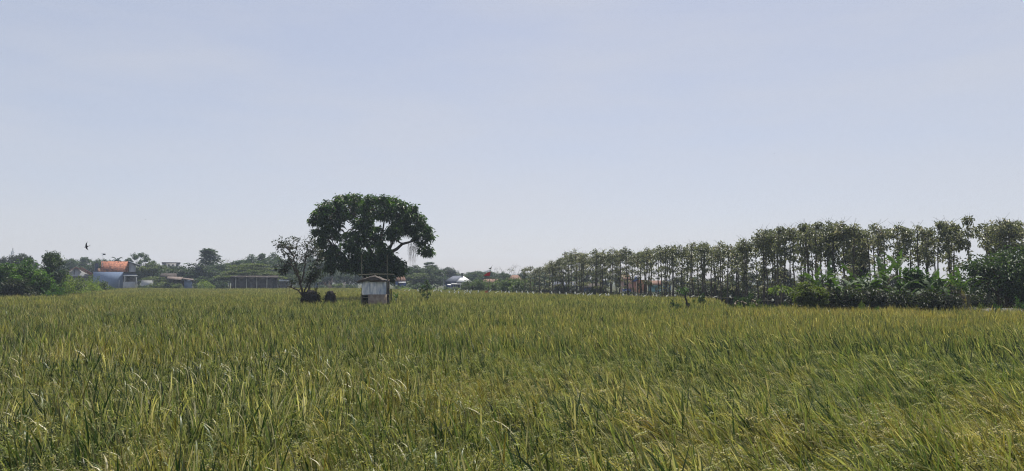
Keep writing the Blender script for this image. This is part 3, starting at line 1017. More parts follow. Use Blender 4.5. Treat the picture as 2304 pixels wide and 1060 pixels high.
# ------------------------------------------------------------------ the hut
def hut():
    D = 44.5
    k = D / FPX
    X = lambda px: WX(px, D)
    Z = lambda py: WZ(py, D)
    x0 = X(838)
    t = thing('field_hut', 'little zinc-sheet hut on posts in the middle of the rice field', 'hut', (x0, D, 0))
    def part(nm, gg, mat, par=t, lab=None):
        o = link(nm, gg.mesh(nm, M[mat]), par)
        if par is t:
            o.location = (-x0, -D, 0)
        if lab:
            o["label"] = lab
        return o
    # corrugated metal front, three sheets
    edges = [815, 832.5, 850, 869]
    for a, b in zip(edges[:-1], edges[1:]):
        gg = Geo()
        n = 36
        xs_ = np.linspace(X(a) - 0.015, X(b) + 0.015, n)
        wv = 0.012 * np.sin(np.arange(n) * 1.57)
        off = -0.004 * (edges.index(a))
        v = np.concatenate([np.stack([xs_, D + off + wv, np.full(n, Z(663))], -1), np.stack([xs_, D + off + wv, np.full(n, Z(631))], -1),
                            np.stack([xs_, D + off + wv + 0.003, np.full(n, Z(663))], -1), np.stack([xs_, D + off + wv + 0.003, np.full(n, Z(631))], -1)])
        i = np.arange(n - 1)
        gg.add(v, np.concatenate([np.stack([i, i + 1, i + n + 1, i + n], -1), np.stack([i + 2 * n, i + 3 * n, i + 3 * n + 1, i + 2 * n + 1], -1)]))
        part('metal_sheet', gg, 'zinc')
    # lower plastered panel
    gg = Geo()
    gg.box(X(829), X(870.5), D - 0.03, D + 0.05, 0.0, Z(662.5))
    part('lower_wall', gg, 'cement')
    # dark side wall seen on the left, and back wall
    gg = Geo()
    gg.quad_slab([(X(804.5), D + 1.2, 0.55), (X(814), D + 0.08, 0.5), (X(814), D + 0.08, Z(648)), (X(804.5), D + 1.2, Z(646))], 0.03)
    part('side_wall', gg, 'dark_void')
    gg = Geo()
    gg.quad_slab([(X(805), D + 1.1, Z(648)), (X(813), D + 0.05, Z(648.5)), (X(813), D + 0.05, Z(645)), (X(805), D + 1.1, Z(645.5))], 0.02)
    part('white_board', gg, 'white_plastic')
    gg = Geo()
    gg.box(X(806), X(869), D + 1.25, D + 1.29, 0.4, Z(632))
    part('back_wall', gg, 'shed_wall')
    gg = Geo()
    gg.box(X(814.2), X(869), D + 0.06, D + 1.24, Z(664), Z(662.3))
    part('floor_board', gg, 'dark_wood')
    # ladder gap: rungs before a solid panel, the shade inside put into its colour
    gg = Geo()
    gg.box(X(815), X(829), D + 0.55, D + 0.6, 0, Z(664.5))
    part('shade_panel', gg, 'dark_void')
    for py in (664.2, 669.5, 677.5):
        gg = Geo()
        gg.box(X(815.5), X(828.7), D - 0.03, D + 0.03, Z(py + 0.7), Z(py - 0.7))
        part('rung', gg, 'bamboo')
    # posts
    for px, top, dy, r in ((814.3, 574, 0.1, 0.034), (870, 573, 0.08, 0.034), (806, 632, 1.15, 0.03), (866, 625, 1.2, 0.03), (815, 632, -0.02, 0.022)):
        gg = Geo()
        rng = np.random.RandomState(int(px))
        branch(gg, rng, (X(px), D + dy, -0.1), (X(px - (2 if top < 600 and px < 820 else 0)), D + dy, Z(top)), r, r * 0.85, 0.01, 6, 7)
        part('post', gg, 'bamboo')
    gg = Geo()
    gg.tube([(X(806), D + 0.05, Z(618.5)), (X(840), D + 0.05, Z(617)), (X(887), D + 0.05, Z(617.5))], 0.024, 7)
    part('cross_pole', gg, 'bamboo')
    # rumpled tarp roof draped over a ridge
    gg = Geo()
    prof = [(803, 634.5), (812, 630.5), (822, 626.5), (833, 623), (844, 622), (852, 626.5), (860, 629.5), (869, 631)]
    rng = np.random.RandomState(77)
    rows = []
    ny = 7
    for j in range(ny):
        y = D - 0.18 + j * 0.27
        rows.append([(X(a) + rng.normal() * 0.012, y, Z(b) + rng.normal() * 0.022 + 0.05 * math.sin(j * 1.1) * (j > 0)) for a, b in prof])
    v = np.array(rows).reshape(-1, 3)
    n = len(prof)
    i = (np.arange(ny - 1)[:, None] * n + np.arange(n - 1)[None]).reshape(-1)
    f = np.stack([i, i + 1, i + n + 1, i + n], -1)
    m_ = len(v)
    gg.add(np.vstack([v, v - np.array([0, 0, 0.02])]), np.concatenate([f, f[:, ::-1] + m_, np.stack([np.arange(n - 1) + m_, np.arange(n - 1) + m_ + 1, np.arange(1, n), np.arange(n - 1)], -1)]))
    part('tarp_roof', gg, 'tarp')
    gg = Geo()
    gg.prism([(X(a), Z(b + 0.8)) for a, b in prof] + [(X(868), Z(633.5)), (X(848), Z(634.5)), (X(830), Z(633)), (X(812), Z(634.5)), (X(805), Z(637))], D - 0.15, D - 0.11)
    part('tarp_front', gg, 'tarp')
    gg = Geo()
    gg.quad_slab([(X(849), D - 0.22, Z(633.5)), (X(869.5), D - 0.22, Z(633)), (X(869.5), D + 1.3, Z(629.5)), (X(849), D + 1.3, Z(629.5))], 0.02)
    part('roof_sheet', gg, 'rust')
    gg = Geo()
    gg.box(X(832), X(846), D - 0.06, D - 0.035, Z(634.3), Z(632.6))
    part('eave_board', gg, 'dark_wood')
    # rubble at the foot
    rg = np.random.RandomState(4)
    for q in range(7):
        gg = Geo()
        c = np.array([X(rg.uniform(846, 868)), D - 0.25 - rg.rand() * 0.2, 0.62])
        d = nrm(rg.normal(size=(14, 3)))
        s = rg.uniform(0.06, 0.12)
        gg.box(c[0] - s, c[0] + s, c[1] - s, c[1] + s, 0, c[2] + s)
        part('rubble_block', gg, 'concrete')
hut()

# ------------------------------------------------------------------ teak plantation
def make_teak(seed, H=6.0, low=0.35, dense=1.0):
    rng = np.random.RandomState(seed)
    tr, cr = Geo(), Geo()
    tp = branch(tr, rng, (0, 0, -0.1), (rng.normal() * 0.12, rng.normal() * 0.12, H * 0.95), 0.075, 0.025, 0.012, 12, 6, 0.0035)
    cen = []
    top = np.array([tp[-1][0], tp[-1][1], 0.0])
    def arm(z, q, lift):
        a = rng.rand() * 6.283
        s = np.array([0, 0, z - 0.12])
        s[:2] = tp[min(11, int(z / H * 11))][:2]
        e = s + np.array([q * math.cos(a), q * math.sin(a), lift])
        branch(tr, rng, s, e, 0.016, 0.006, 0.1, 4, 4)
        cen.append(e)
        if q > 0.45:
            cen.append(s + (e - s) * 0.6 + rng.normal(size=3) * 0.1)
    for k in range(int(10 * dense)):               # rounded head
        t = rng.rand()
        q = 0.78 * math.sqrt(t) * rng.uniform(0.7, 1.05)
        arm(H * (0.97 - 0.11 * t), q, rng.uniform(-0.02, 0.12))
    for k in range(int(9 * dense)):               # side clumps down the stem
        z = H * (low + (0.86 - low) * rng.rand() ** 0.8)
        arm(z, rng.uniform(0.2, 0.75), rng.uniform(0.0, 0.25))
    for k in range(3):                             # a few low shoots
        arm(H * rng.uniform(0.25, low), rng.uniform(0.12, 0.4), rng.uniform(0.0, 0.2))
    for k in range(4):                             # bare twigs above the head
        branch(tr, rng, top + (0, 0, H * 0.93), top + np.array([rng.normal() * 0.35, rng.normal() * 0.35, H * rng.uniform(0.98, 1.03)]), 0.009, 0.004, 0.1, 4, 4)
    clusters(cr, rng, np.array(cen), 0.2, 13, 0.18, 0.11, 0.35, 0.75)
    return tr.mesh('trunk', M['teak_bark']), cr.mesh('crown', M['leaf_teak'])

TEAKS = [make_teak(100 + i, 6.0, l, d) for i, (l, d) in enumerate([(0.48, 1.05), (0.44, 1.0), (0.52, 1.1), (0.42, 0.95), (0.5, 1.0), (0.55, 1.0), (0.46, 1.15), (0.48, 1.25), (0.58, 1.3), (0.52, 1.35), (0.45, 1.2), (0.62, 1.3)])]
ROW_PX = [1182, 1240, 1300, 1430, 1560, 1700, 1770, 1870, 2304, 2480]
ROW_D = [92, 87, 81, 74, 66, 56.5, 52.5, 49, 47, 46.5]
TOP_PX = [1182, 1230, 1258, 1275, 1290, 1350, 1410, 1500, 1560, 1650, 1685, 1715, 1760, 1800, 1870, 1905, 1950, 1990, 2060, 2110, 2200, 2304, 2480]
TOP_PY = [602, 596, 583, 566, 560, 562, 556, 553, 545, 545, 533, 518, 512, 502, 491, 503, 508, 498, 505, 498, 488, 493, 490]
def teaks():
    rng = np.random.RandomState(19)
    # walk along the plantation edge in metres
    pts = np.array([[WX(p, d), d] for p, d in zip(ROW_PX, ROW_D)])
    seg = np.linalg.norm(np.diff(pts, axis=0), axis=1)
    cum = np.concatenate([[0], np.cumsum(seg)])
    zones = [(1262, 'low far end left of the tall teaks'), (1380, 'tall far stretch before the blue wall'),
             (1500, 'before the orange and teal walls'), (1640, 'behind the lone sapling'),
             (1760, 'where the tops climb left of the bananas'), (1900, 'above the left banana clump'),
             (2080, 'above the middle banana clump'), (2190, 'between the bananas and the right-hand tree'), (9999, 'above the broad tree at the right edge')]
    rows = ['front line, ', 'second line, ', 'back line, ']
    for r in range(3):
        s = rng.rand() * 1.2
        while s < cum[-1]:
            x = np.interp(s, cum, pts[:, 0])
            y = np.interp(s, cum, pts[:, 1])
            px0 = x / y * FPX + CX
            # plantation interior lies to the right of and behind the edge
            nrmv = np.array([0.75, 0.65]) if px0 < 1870 else np.array([0.1, 1.0])
            o = nrmv * (r * (2.0 if px0 < 1870 else 2.4)) + rng.normal(size=2) * 0.28
            X_, Y_ = x + o[0], y + o[1]
            px = X_ / Y_ * FPX + CX
            s += rng.uniform(0.95, 1.5) if px0 < 1700 else rng.uniform(0.85, 1.45)
            if px > 2420 or px < 1176 or (px > 1690 and r == 2 and rng.rand() < 0.15):
                continue
            top = np.interp(px, TOP_PX, TOP_PY) + abs(rng.normal(0, 6)) - (5 if px < 1690 else 10)
            h = (HORIZON - top) * Y_ / FPX + CAM_Z
            if r:
                h *= rng.uniform(0.86, 1.0)
            h = float(np.clip(h, 3.2, 7.6))
            v = rng.randint(0, 7) if px0 < 1690 else rng.randint(7, 12)
            zn = next(z for lim, z in zones if px < lim)
            wd = (0.85 + 0.3 * rng.rand())
            place('teak_tree', TEAKS[v], (X_, Y_, 0), wd, h / 6.0, rng.rand() * 6.28,
                  'teak in the ' + rows[r] + zn, 'tree', 'teak trees of the plantation')
teaks()

# ------------------------------------------------------------------ village and background trees
ROUND = [make_round(200 + i, 'leaf_far') for i in range(5)]
ROUND_O = [make_round(220 + i, 'leaf_olive', lumps=8) for i in range(3)]
ROUND_D = [make_round(230 + i, 'leaf_dark', lumps=11) for i in range(2)]
UMB = [make_umbrella(240), make_umbrella(241, 'leaf_far', 8.0, 3.0, 20, 0.3, 0.4)]
CON = [make_conic(250), make_conic(251)]
DOME = [make_open_dome(260), make_open_dome(261)]
BARE = [make_bare(270, leafy=0.3), make_bare(271, leafy=0.08), make_bare(272, leafy=0.2)]
PALM = [make_palm(280), make_palm(281)]
KIND = {'r': (ROUND, 8, 3.4, 'broad_tree'), 'o': (ROUND_O, 8, 3.4, 'olive_tree'), 'k': (ROUND_D, 8, 3.4, 'dark_tree'), 'u': (UMB[:1], 7, 4.4, 'spreading_tree'),
        'l': (UMB[1:], 8, 3.3, 'layered_tree'), 'c': (CON, 9, 3.0, 'pointed_tree'), 'd': (DOME, 8, 3.7, 'dome_tree'), 'b': (BARE, 6, 2.1, 'bare_tree'), 'p': (PALM, 8, 2.4, 'palm_tree')}

TREES = [  # px, top py, half width px, depth, kind, label
    (4, 577, 14, 150, 'k', 'dark treetop at the far left edge above the bushes'),
    (42, 572, 21, 150, 'k', 'dark domed tree behind the left bushes, left of its twin'),
    (61, 573, 17, 152, 'k', 'dark domed tree behind the left bushes, right of its twin'),
    (160, 583, 18, 205, 'r', 'hazy tree rising behind the left end of the grey gabled house'),
    (188, 577, 22, 205, 'r', 'tallest hazy tree behind the grey gabled house'),
    (212, 588, 18, 205, 'r', 'hazy tree between the grey gable and the water tank'),
    (240, 584, 16, 200, 'r', 'treetop showing behind the antenna over the tiled roof'),
    (264, 580, 10, 205, 'p', 'feathery palm behind the tiled roof of the blue house'),
    (278, 588, 14, 200, 'r', 'treetop behind the ridge of the tiled roof'),
    (312, 571, 26, 185, 'd', 'open-domed tree just right of the blue house'),
    (342, 588, 20, 185, 'o', 'pale olive tree right of the open-domed tree'),
    (330, 604, 26, 172, 'o', 'bushy olive tree beside the blue house porch'),
    (366, 602, 24, 178, 'o', 'bushy tree in front of the concrete upper storey'),
    (388, 598, 20, 182, 'r', 'tree left of the concrete block, over the low shed'),
    (412, 602, 22, 184, 'r', 'small tree right of the concrete upper storey'),
    (398, 612, 22, 168, 'o', 'low tree behind the roof of the low shed'),
    (432, 604, 18, 185, 'r', 'tree at the left foot of the pointed tree'),
    (345, 622, 26, 158, 'o', 'low bushy tree right of the porch, left of the low shed'),
    (468, 559, 40, 172, 'c', 'tall pointed tree with large leaves near the middle of the village'),
    (514, 585, 12, 178, 'b', 'thin bare-topped tree right of the pointed tree'),
    (508, 594, 26, 170, 'r', 'green tree between the pointed tree and the spreading tree'),
    (480, 605, 26, 162, 'r', 'low dark tree at the right foot of the pointed tree'),
    (566, 591, 62, 147, 'u', 'wide flat-topped spreading tree over the long shed'),
    (566, 573, 22, 195, 'r', 'treetop behind the spreading tree, left of three'),
    (588, 570, 22, 192, 'c', 'treetop behind the spreading tree, middle of three'),
    (612, 569, 24, 195, 'r', 'treetop behind the spreading tree, right of three'),
    (640, 584, 26, 190, 'r', 'hazy tree behind the left side of the sparse tree'),
    (672, 590, 26, 185, 'r', 'hazy tree behind the middle of the sparse tree'),
    (702, 574, 26, 200, 'r', 'tall blue-hazed tree between the sparse tree and the mango'),
    (726, 586, 22, 192, 'r', 'hazy tree behind the left flank of the mango'),
    (655, 612, 24, 172, 'o', 'low tree behind the sparse tree beside the white-roofed shelter'),
    (692, 610, 24, 176, 'r', 'low tree behind the sparse tree above the pink house'),
    (748, 602, 24, 188, 'r', 'far tree seen under the left edge of the mango crown'),
    (782, 606, 24, 184, 'r', 'far tree seen left of the hut under the mango'),
    (822, 604, 24, 186, 'r', 'far tree hidden behind the hut and mango trunk'),
    (868, 606, 24, 182, 'r', 'far tree seen just right of the hut under the mango'),
    (898, 604, 20, 172, 'r', 'far tree right of the mango crown, above the brown roof'),
    (922, 600, 22, 168, 'r', 'green tree below the hanging vines'),
    (945, 604, 22, 172, 'r', 'round tree left of the layered tree'),
    (967, 586, 24, 176, 'l', 'layered tree with flat branches rising right of the mango'),
    (940, 614, 26, 158, 'o', 'low tree in front of the layered tree'),
    (985, 606, 18, 176, 'r', 'round tree just left of the lamp post'),
    (975, 620, 22, 160, 'r', 'low round tree left of the house with the white gable'),
    (1010, 602, 18, 205, 'k', 'dark round treetop behind the grey roof of the white-gabled house'),
    (1032, 618, 12, 205, 'r', 'low treetop behind the chimney of the white-gabled house'),
    (1056, 614, 14, 210, 'p', 'far palm just right of the white gable'),
    (1074, 610, 20, 215, 'r', 'blue-hazed tree left of the red flag'),
    (1102, 612, 22, 215, 'r', 'blue-hazed tree behind the red flag'),
    (1122, 604, 14, 150, 'b', 'nearly bare tree right of the red flag'),
    (1155, 598, 17, 152, 'b', 'nearly bare tree above the orange hip roof'),
    (1136, 615, 18, 165, 'r', 'leafy tree between the two nearly bare trees'),
    (1178, 612, 16, 160, 'r', 'leafy tree at the left end of the teak row'),
    (1215, 618, 24, 140, 'r', 'background tree behind the low end of the teak row'),
    (1252, 622, 22, 138, 'r', 'background tree behind the teaks above the blue wall'),
    (1292, 612, 24, 140, 'r', 'background tree behind the teaks right of the blue wall'),
    (1330, 606, 24, 136, 'r', 'background tree behind the tall far teaks, first of two'),
    (1362, 610, 22, 134, 'r', 'background tree behind the tall far teaks, second of two'),
    (1398, 612, 20, 126, 'k', 'dark round tree seen through the teaks left of the orange wall'),
    (1530, 622, 22, 120, 'k', 'dark tree seen through the teaks right of the teal wall'),
    (1562, 622, 26, 112, 'r', 'background tree through the teaks above the lone sapling'),
    (1604, 624, 24, 108, 'k', 'dark background tree through the teaks right of the sapling'),
    (1646, 620, 24, 100, 'r', 'background tree through the teaks above the scrub mound'),
    (1684, 614, 26, 94, 'k', 'dark background tree through the teaks left of the cassava tree'),
    (1722, 602, 26, 88, 'r', 'background tree through the climbing teaks'),
    (1762, 600, 28, 82, 'k', 'dark background tree through the teaks above the cassava tree'),
    (1800, 622, 22, 80, 'r', 'background tree through the teaks above the left bananas'),
    (1925, 556, 40, 60, 'k', 'large dark tree among the teaks above the bananas'),
    (2010, 618, 30, 74, 'k', 'dark background tree behind the middle bananas'),
    (2080, 624, 30, 76, 'r', 'background tree behind the bright green tree'),
    (2140, 632, 26, 74, 'k', 'dark background tree behind the right bananas'),
    (2206, 628, 30, 72, 'r', 'background tree behind the broad right tree'),
    (325, 598, 24, 170, 'o', 'olive tree close behind the blue house porch roof'),
    (355, 596, 26, 172, 'o', 'olive tree left of the concrete block'),
    (386, 605, 26, 166, 'r', 'tree in front of the concrete block'),
    (416, 606, 24, 168, 'r', 'tree between the concrete block and the pointed tree'),
    (442, 600, 26, 170, 'r', 'tree pressed against the left side of the pointed tree'),
    (494, 592, 28, 168, 'r', 'tree pressed against the right side of the pointed tree'),
    (526, 588, 26, 172, 'r', 'tree left of the spreading tree'),
    (545, 584, 26, 175, 'r', 'tree behind the left half of the spreading tree'),
    (600, 582, 28, 176, 'r', 'tree behind the right half of the spreading tree'),
    (628, 584, 26, 176, 'r', 'tree right of the spreading tree'),
    (645, 598, 22, 166, 'r', 'tree right behind the long shed'),
    (908, 602, 24, 166, 'r', 'tree above the brown roof right of the mango'),
    (932, 597, 25, 163, 'r', 'tree under the hanging vines, in front'),
    (957, 602, 25, 161, 'r', 'tree at the left foot of the layered tree'),
    (984, 602, 22, 167, 'r', 'tree at the right foot of the layered tree'),
    (1074, 610, 24, 180, 'r', 'hazy tree left of the flag, in front'),
    (1098, 612, 22, 176, 'r', 'hazy tree right under the flag'),
    (155, 584, 22, 195, 'r', 'tree between the left clump and the grey gable'),
    (225, 582, 22, 195, 'r', 'tree behind the water tank'),
    (285, 584, 20, 192, 'r', 'tree behind the right end of the tiled roof'),
    (2280, 612, 32, 74, 'k', 'dark background tree at the right edge behind the broad tree'),
]
rng = np.random.RandomState(55)
for (px, top, hw, D, k, lab) in TREES:
    arr, h0, r0, nm = KIND[k]
    pr = arr[rng.randint(len(arr))]
    h = WZ(top, D)
    sx = hw * D / FPX / r0 * ((1.75 if k == 'c' else 1.35) if D > 130 else 1.0)
    place(nm, pr, (WX(px, D), D, 0), sx, h / h0, rng.rand() * 6.28, lab, 'tree', 'trees around the village and plantation')

# tree belt closing the view behind the village
rngb = np.random.RandomState(88)
px = -60.0
i = 0
while px < 1235:
    D = rngb.uniform(225, 275)
    top = np.interp(px, [-60, 60, 150, 300, 420, 500, 640, 720, 900, 1000, 1060, 1235], [600, 604, 596, 600, 612, 598, 596, 596, 606, 612, 616, 616]) + rngb.normal() * 5
    zn = ('behind the left bushes' if px < 130 else 'behind the blue house' if px < 320 else 'behind the low shed and pointed tree' if px < 520 else 'behind the long shed' if px < 640 else
          'behind the sparse tree' if px < 740 else 'behind the mango' if px < 900 else 'behind the lamp post and white gable' if px < 1065 else 'behind the red flag and first teaks')
    hw = rngb.uniform(16, 27)
    pr = (ROUND + ROUND_O)[rngb.randint(8)]
    place('belt_tree', pr, (WX(px, D), D, 0), hw * D / FPX / 3.4 * 1.25, WZ(top, D) / 8, rngb.rand() * 6.28, 'hazy tree in the distant belt ' + zn, 'tree', 'distant tree belt behind the village')
    px += rngb.uniform(15, 25)
    i += 1

# undergrowth behind the teak trunks, its shade put into the dark leaf colour
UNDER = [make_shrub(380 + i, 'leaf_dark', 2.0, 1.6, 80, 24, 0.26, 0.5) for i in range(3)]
rngu = np.random.RandomState(71)
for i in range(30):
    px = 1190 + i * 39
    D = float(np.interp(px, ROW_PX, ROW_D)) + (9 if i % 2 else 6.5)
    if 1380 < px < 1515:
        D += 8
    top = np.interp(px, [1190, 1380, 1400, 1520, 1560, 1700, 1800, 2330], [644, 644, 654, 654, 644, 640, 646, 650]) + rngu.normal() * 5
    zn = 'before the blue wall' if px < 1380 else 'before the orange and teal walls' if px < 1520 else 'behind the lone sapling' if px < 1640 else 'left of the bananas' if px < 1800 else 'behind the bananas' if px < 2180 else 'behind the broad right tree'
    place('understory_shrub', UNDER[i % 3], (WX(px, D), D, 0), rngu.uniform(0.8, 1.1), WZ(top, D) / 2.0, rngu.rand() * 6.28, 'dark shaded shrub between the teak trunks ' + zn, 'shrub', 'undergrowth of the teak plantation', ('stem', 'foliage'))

# ------------------------------------------------------------------ bushes and trees at the left edge of the field
def big_bush(name, px, top, hw, D, mat, seed, label, base=0.1, per=26, L=0.24, n=170):
    H = WZ(top, D)
    rad = hw * D / FPX
    rng = np.random.RandomState(seed)
    tr, cr = Geo(), Geo()
    lumps = []
    for k in range(13):
        a = k * 2.4
        q = rng.uniform(0.25, 0.8)
        zz = H * rng.uniform(0.18, 0.82)
        lumps.append((rad * q * math.cos(a), rad * q * math.sin(a), zz))
    lumps.append((0, 0, H * 0.84))
    cen = np.concatenate([ell(rng, n // 14 + 4, c, (rad * 0.38, rad * 0.38, H * 0.17), 0.4) for c in lumps])
    cen = cen[cen[:, 2] > base]
    ton = np.clip(0.25 + 0.5 * cen[:, 2] / H * 0 + rng.normal(0.25, 0.2, len(cen)), 0, 1)
    clusters(cr, rng, cen, 0.36, per, L, L * 0.38, 0.25, 0.7, ton)
    # arching shoots on top
    for _ in range(16):
        s = np.array(lumps[rng.randint(len(lumps))])
        e = s + np.array([rng.normal() * 0.6, rng.normal() * 0.6, H * rng.uniform(0.1, 0.22)])
        pts = branch(tr, rng, s, e, 0.014, 0.006, 0.2, 6, 4)
        q = pts[2:].repeat(7, 0)
        diamonds(cr, rng, q, rng.normal(size=q.shape) + np.array([0, 0, 0.1]), rng.uniform(0.16, 0.28, len(q)), 0.07, 0.3)
    for c in lumps:
        branch(tr, rng, (rng.normal() * 0.2, rng.normal() * 0.2, -0.05), c, 0.07, 0.02, 0.15, 7, 5)
    t = thing(name, label, 'bush' if 'bush' in name else 'tree', (WX(px, D), D, 0), 0, 'bushes at the left edge of the field')
    link('stem', tr.mesh('stem', M['bark']), t)
    link('foliage', cr.mesh('foliage', M[mat]), t)
big_bush('leafy_bush', -30, 590, 38, 71, 'leaf_bright', 1, 'bright green bush cut by the left edge of the picture')
big_bush('leafy_bush', 14, 590, 32, 69, 'leaf_bright', 2, 'bright green bush low at the far left beside the field')
big_bush('leafy_bush', 64, 580, 38, 72, 'leaf_bright', 3, 'large bright green bush in the middle of the left clump')
big_bush('leafy_tree', 114, 566, 30, 78, 'leaf_far', 4, 'tallest darker tree at the right of the left clump')
big_bush('leafy_bush', 92, 612, 28, 70, 'leaf_bright', 5, 'green bush filling the foot of the tallest left tree')
big_bush('leafy_bush', 45, 628, 34, 68, 'leaf_dark', 6, 'dark shaded undergrowth below the large left bush')  # shade at the clump's foot put into the dark leaf colour

WEED = [make_shrub(300 + i, 'leaf_weed', 1.6, 1.2, 70, 22, 0.2, 0.35) for i in range(3)]
SHRUB = [make_shrub(310 + i, 'leaf_olive', 2.0, 1.2, 60, 24, 0.26, 0.5) for i in range(3)]
SHRUB_B = [make_shrub(320 + i, 'leaf_bright', 2.0, 1.2, 60, 24, 0.24, 0.5) for i in range(3)]
SHRUB_D = [make_shrub(330 + i, 'leaf_dark', 2.0, 1.2, 70, 24, 0.22, 0.5) for i in range(2)]
SHRUB_F = [make_shrub(340 + i, 'leaf_far', 2.0, 1.2, 60, 24, 0.26, 0.45) for i in range(3)]
def shrub(arr, i, px, top, hw, D, label, group=None, name='shrub'):
    h = WZ(top, D)
    h0 = 1.6 if arr is WEED else 2.0
    place(name, arr[i % len(arr)], (WX(px, D), D, 0), hw * D / FPX / 1.25, h / h0, (i * 2.1) % 6.28, label, 'shrub', group, ('stem', 'foliage'))
WL = [(128, 640, 16, 70, 'bright weedy shrub at the foot of the tallest left tree'), (150, 630, 22, 84, 'weedy olive shrub right of the left clump'),
      (176, 628, 22, 92, 'weedy shrub below the grey gabled house'), (202, 634, 20, 98, 'weedy shrub below the blue wall, left of the pale grass'),
      (160, 645, 22, 79, 'low weeds at the field edge below the grey gable'), (190, 648, 20, 86, 'pale low weeds at the field edge beside the pale grass'),
      (216, 646, 18, 100, 'pale grassy clump against the blue house corner'), (236, 646, 14, 115, 'small dark weed clump in front of the blue wall'),
      (122, 614, 24, 80, 'tall olive weeds right beside the tallest left tree'), (150, 612, 26, 94, 'tall olive weeds against the grey gabled house'), (178, 617, 25, 100, 'tall olive weeds between the grey gable and the blue wall'),
      (205, 622, 24, 106, 'tall olive weeds over the left end of the blue wall'), (228, 630, 20, 114, 'tall olive weeds halfway along the blue wall'), (142, 634, 26, 78, 'dense olive weeds on the bank below the left clump'),
      (176, 634, 26, 88, 'dense olive weeds on the bank below the grey gable'), (212, 638, 22, 98, 'dense olive weeds on the bank below the blue wall'), (246, 641, 15, 120, 'last olive weeds where the bank ends before the porch'),
      (108, 652, 20, 67, 'low bright weeds under the left clump')]
for i, (px, top, hw, D, lab) in enumerate(WL):
    shrub(SHRUB_B if 'bright' in lab else (WEED if 'pale' in lab or i % 2 else SHRUB), i, px, top, hw, D, lab, 'weeds at the left edge of the field', 'weedy_shrub')
BL = [(462, 630, 22, 146, 'WEED', 'fan of reedy grass right of the low shed'), (445, 636, 14, 148, 'F', 'round bush just right of the low shed'), (484, 634, 14, 148, 'F', 'round bush between the reedy grass and the long shed'),
      (505, 630, 14, 150, 'F', 'bush against the left end of the long shed'), (350, 632, 20, 152, 'O', 'bush in front of the grey garden wall'), (375, 634, 18, 150, 'O', 'bush at the open side of the low shed'),
      (398, 636, 16, 149, 'O', 'bush below the roof edge of the low shed'), (320, 640, 10, 151, 'F', 'small bush at the porch corner'), (672, 640, 14, 158, 'F', 'bush behind the trunk of the sparse tree'),
      (760, 636, 18, 165, 'O', 'bush beyond the small round-topped heap'), (790, 638, 16, 162, 'F', 'bush seen left of the hut wall'), (690, 636, 18, 168, 'F', 'bush in front of the pink house, left'), (730, 640, 16, 160, 'F', 'bush in front of the pink house, right'),
      (905, 640, 22, 140, 'F', 'dark bush row right of the hut, first'), (935, 636, 22, 142, 'F', 'dark bush row right of the hut, second'), (968, 638, 22, 140, 'F', 'bush behind the dark sapling in the rice'),
      (1000, 644, 18, 134, 'O', 'bush in front of the lamp post'), (1025, 646, 16, 130, 'O', 'bush below the white-gabled house'), (915, 646, 24, 126, 'WEED', 'pale weeds at the far field edge right of the hut'),
      (985, 648, 26, 118, 'WEED', 'pale weeds at the far field edge below the lamp post')]
D_ = {'WEED': WEED, 'F': SHRUB_F, 'O': SHRUB, 'B': SHRUB_B, 'D': SHRUB_D}
for i, (px, top, hw, D, k, lab) in enumerate(BL):
    shrub(D_[k], i, px, top, hw, D, lab, 'bushes along the far edge of the field')

# cassava-like shrubs left of the teaks
CASS = [make_shrub(350 + i, 'leaf_cassava', 2.4, 1.1, 75, 20, 0.34, 0.34, 0.1) for i in range(4)]
rngc = np.random.RandomState(31)
for i in range(15):
    px = 1052 + i * 9.6
    top = np.interp(px, [1050, 1075, 1100, 1140, 1190], [632, 629, 634, 628, 624]) + rngc.normal() * 3
    D = np.interp(px, [1050, 1190], [116, 97]) + (i % 3) * 2.2
    h = WZ(top, D)
    zone = 'under the red flag' if px < 1115 else 'between flag and teaks'
    depth = ('front', 'middle', 'rear')[i % 3]
    place('cassava_shrub', CASS[i % 4], (WX(px, D), D, 0), rngc.uniform(0.85, 1.1), h / 2.4, rngc.rand() * 6, 'cassava shrub in the %s line %s' % (depth, zone), 'shrub', 'cassava shrubs left of the teaks', ('stem', 'foliage'))
shrub(SHRUB_D, 0, 1066, 636, 14, 112, 'dark brownish bush at the left end of the cassava shrubs')
shrub(SHRUB_D, 1, 1048, 642, 12, 114, 'low dark bush below the white gable at the field edge')

# ------------------------------------------------------------------ houses
class House:
    def __init__(self, name, label, cat, px, D):
        self.o = np.array([WX(px, D), D, 0.0])
        self.D = D
        self.a = math.atan2(self.o[0], D)
        self.t = thing(name, label, cat, tuple(self.o), -self.a)
    def X(self, px, D=None):
        return WX(px, D or self.D)
    def Z(self, py, D=None):
        return WZ(py, D or self.D)
    def part(self, nm, g, mat, parent=None, label=None):
        for v in g.v:
            v -= self.o
            v[:, 0] *= math.cos(self.a)
        o = link(nm, g.mesh(nm, M[mat]), parent or self.t)
        if label:
            o["label"] = label
        return o
    def box(self, nm, px0, px1, py0, py1, d0, d1, mat, D=None, parent=None, label=None):
        """px range, py0 top, py1 bottom (None = ground)."""
        g = Geo()
        g.box(self.X(px0, D), self.X(px1, D), d0, d1, 0.0 if py1 is None else self.Z(py1, D), self.Z(py0, D))
        return self.part(nm, g, mat, parent, label)
    def slab(self, nm, q, t, mat, parent=None, label=None):
        g = Geo()
        g.quad_slab(q, t)
        return self.part(nm, g, mat, parent, label)

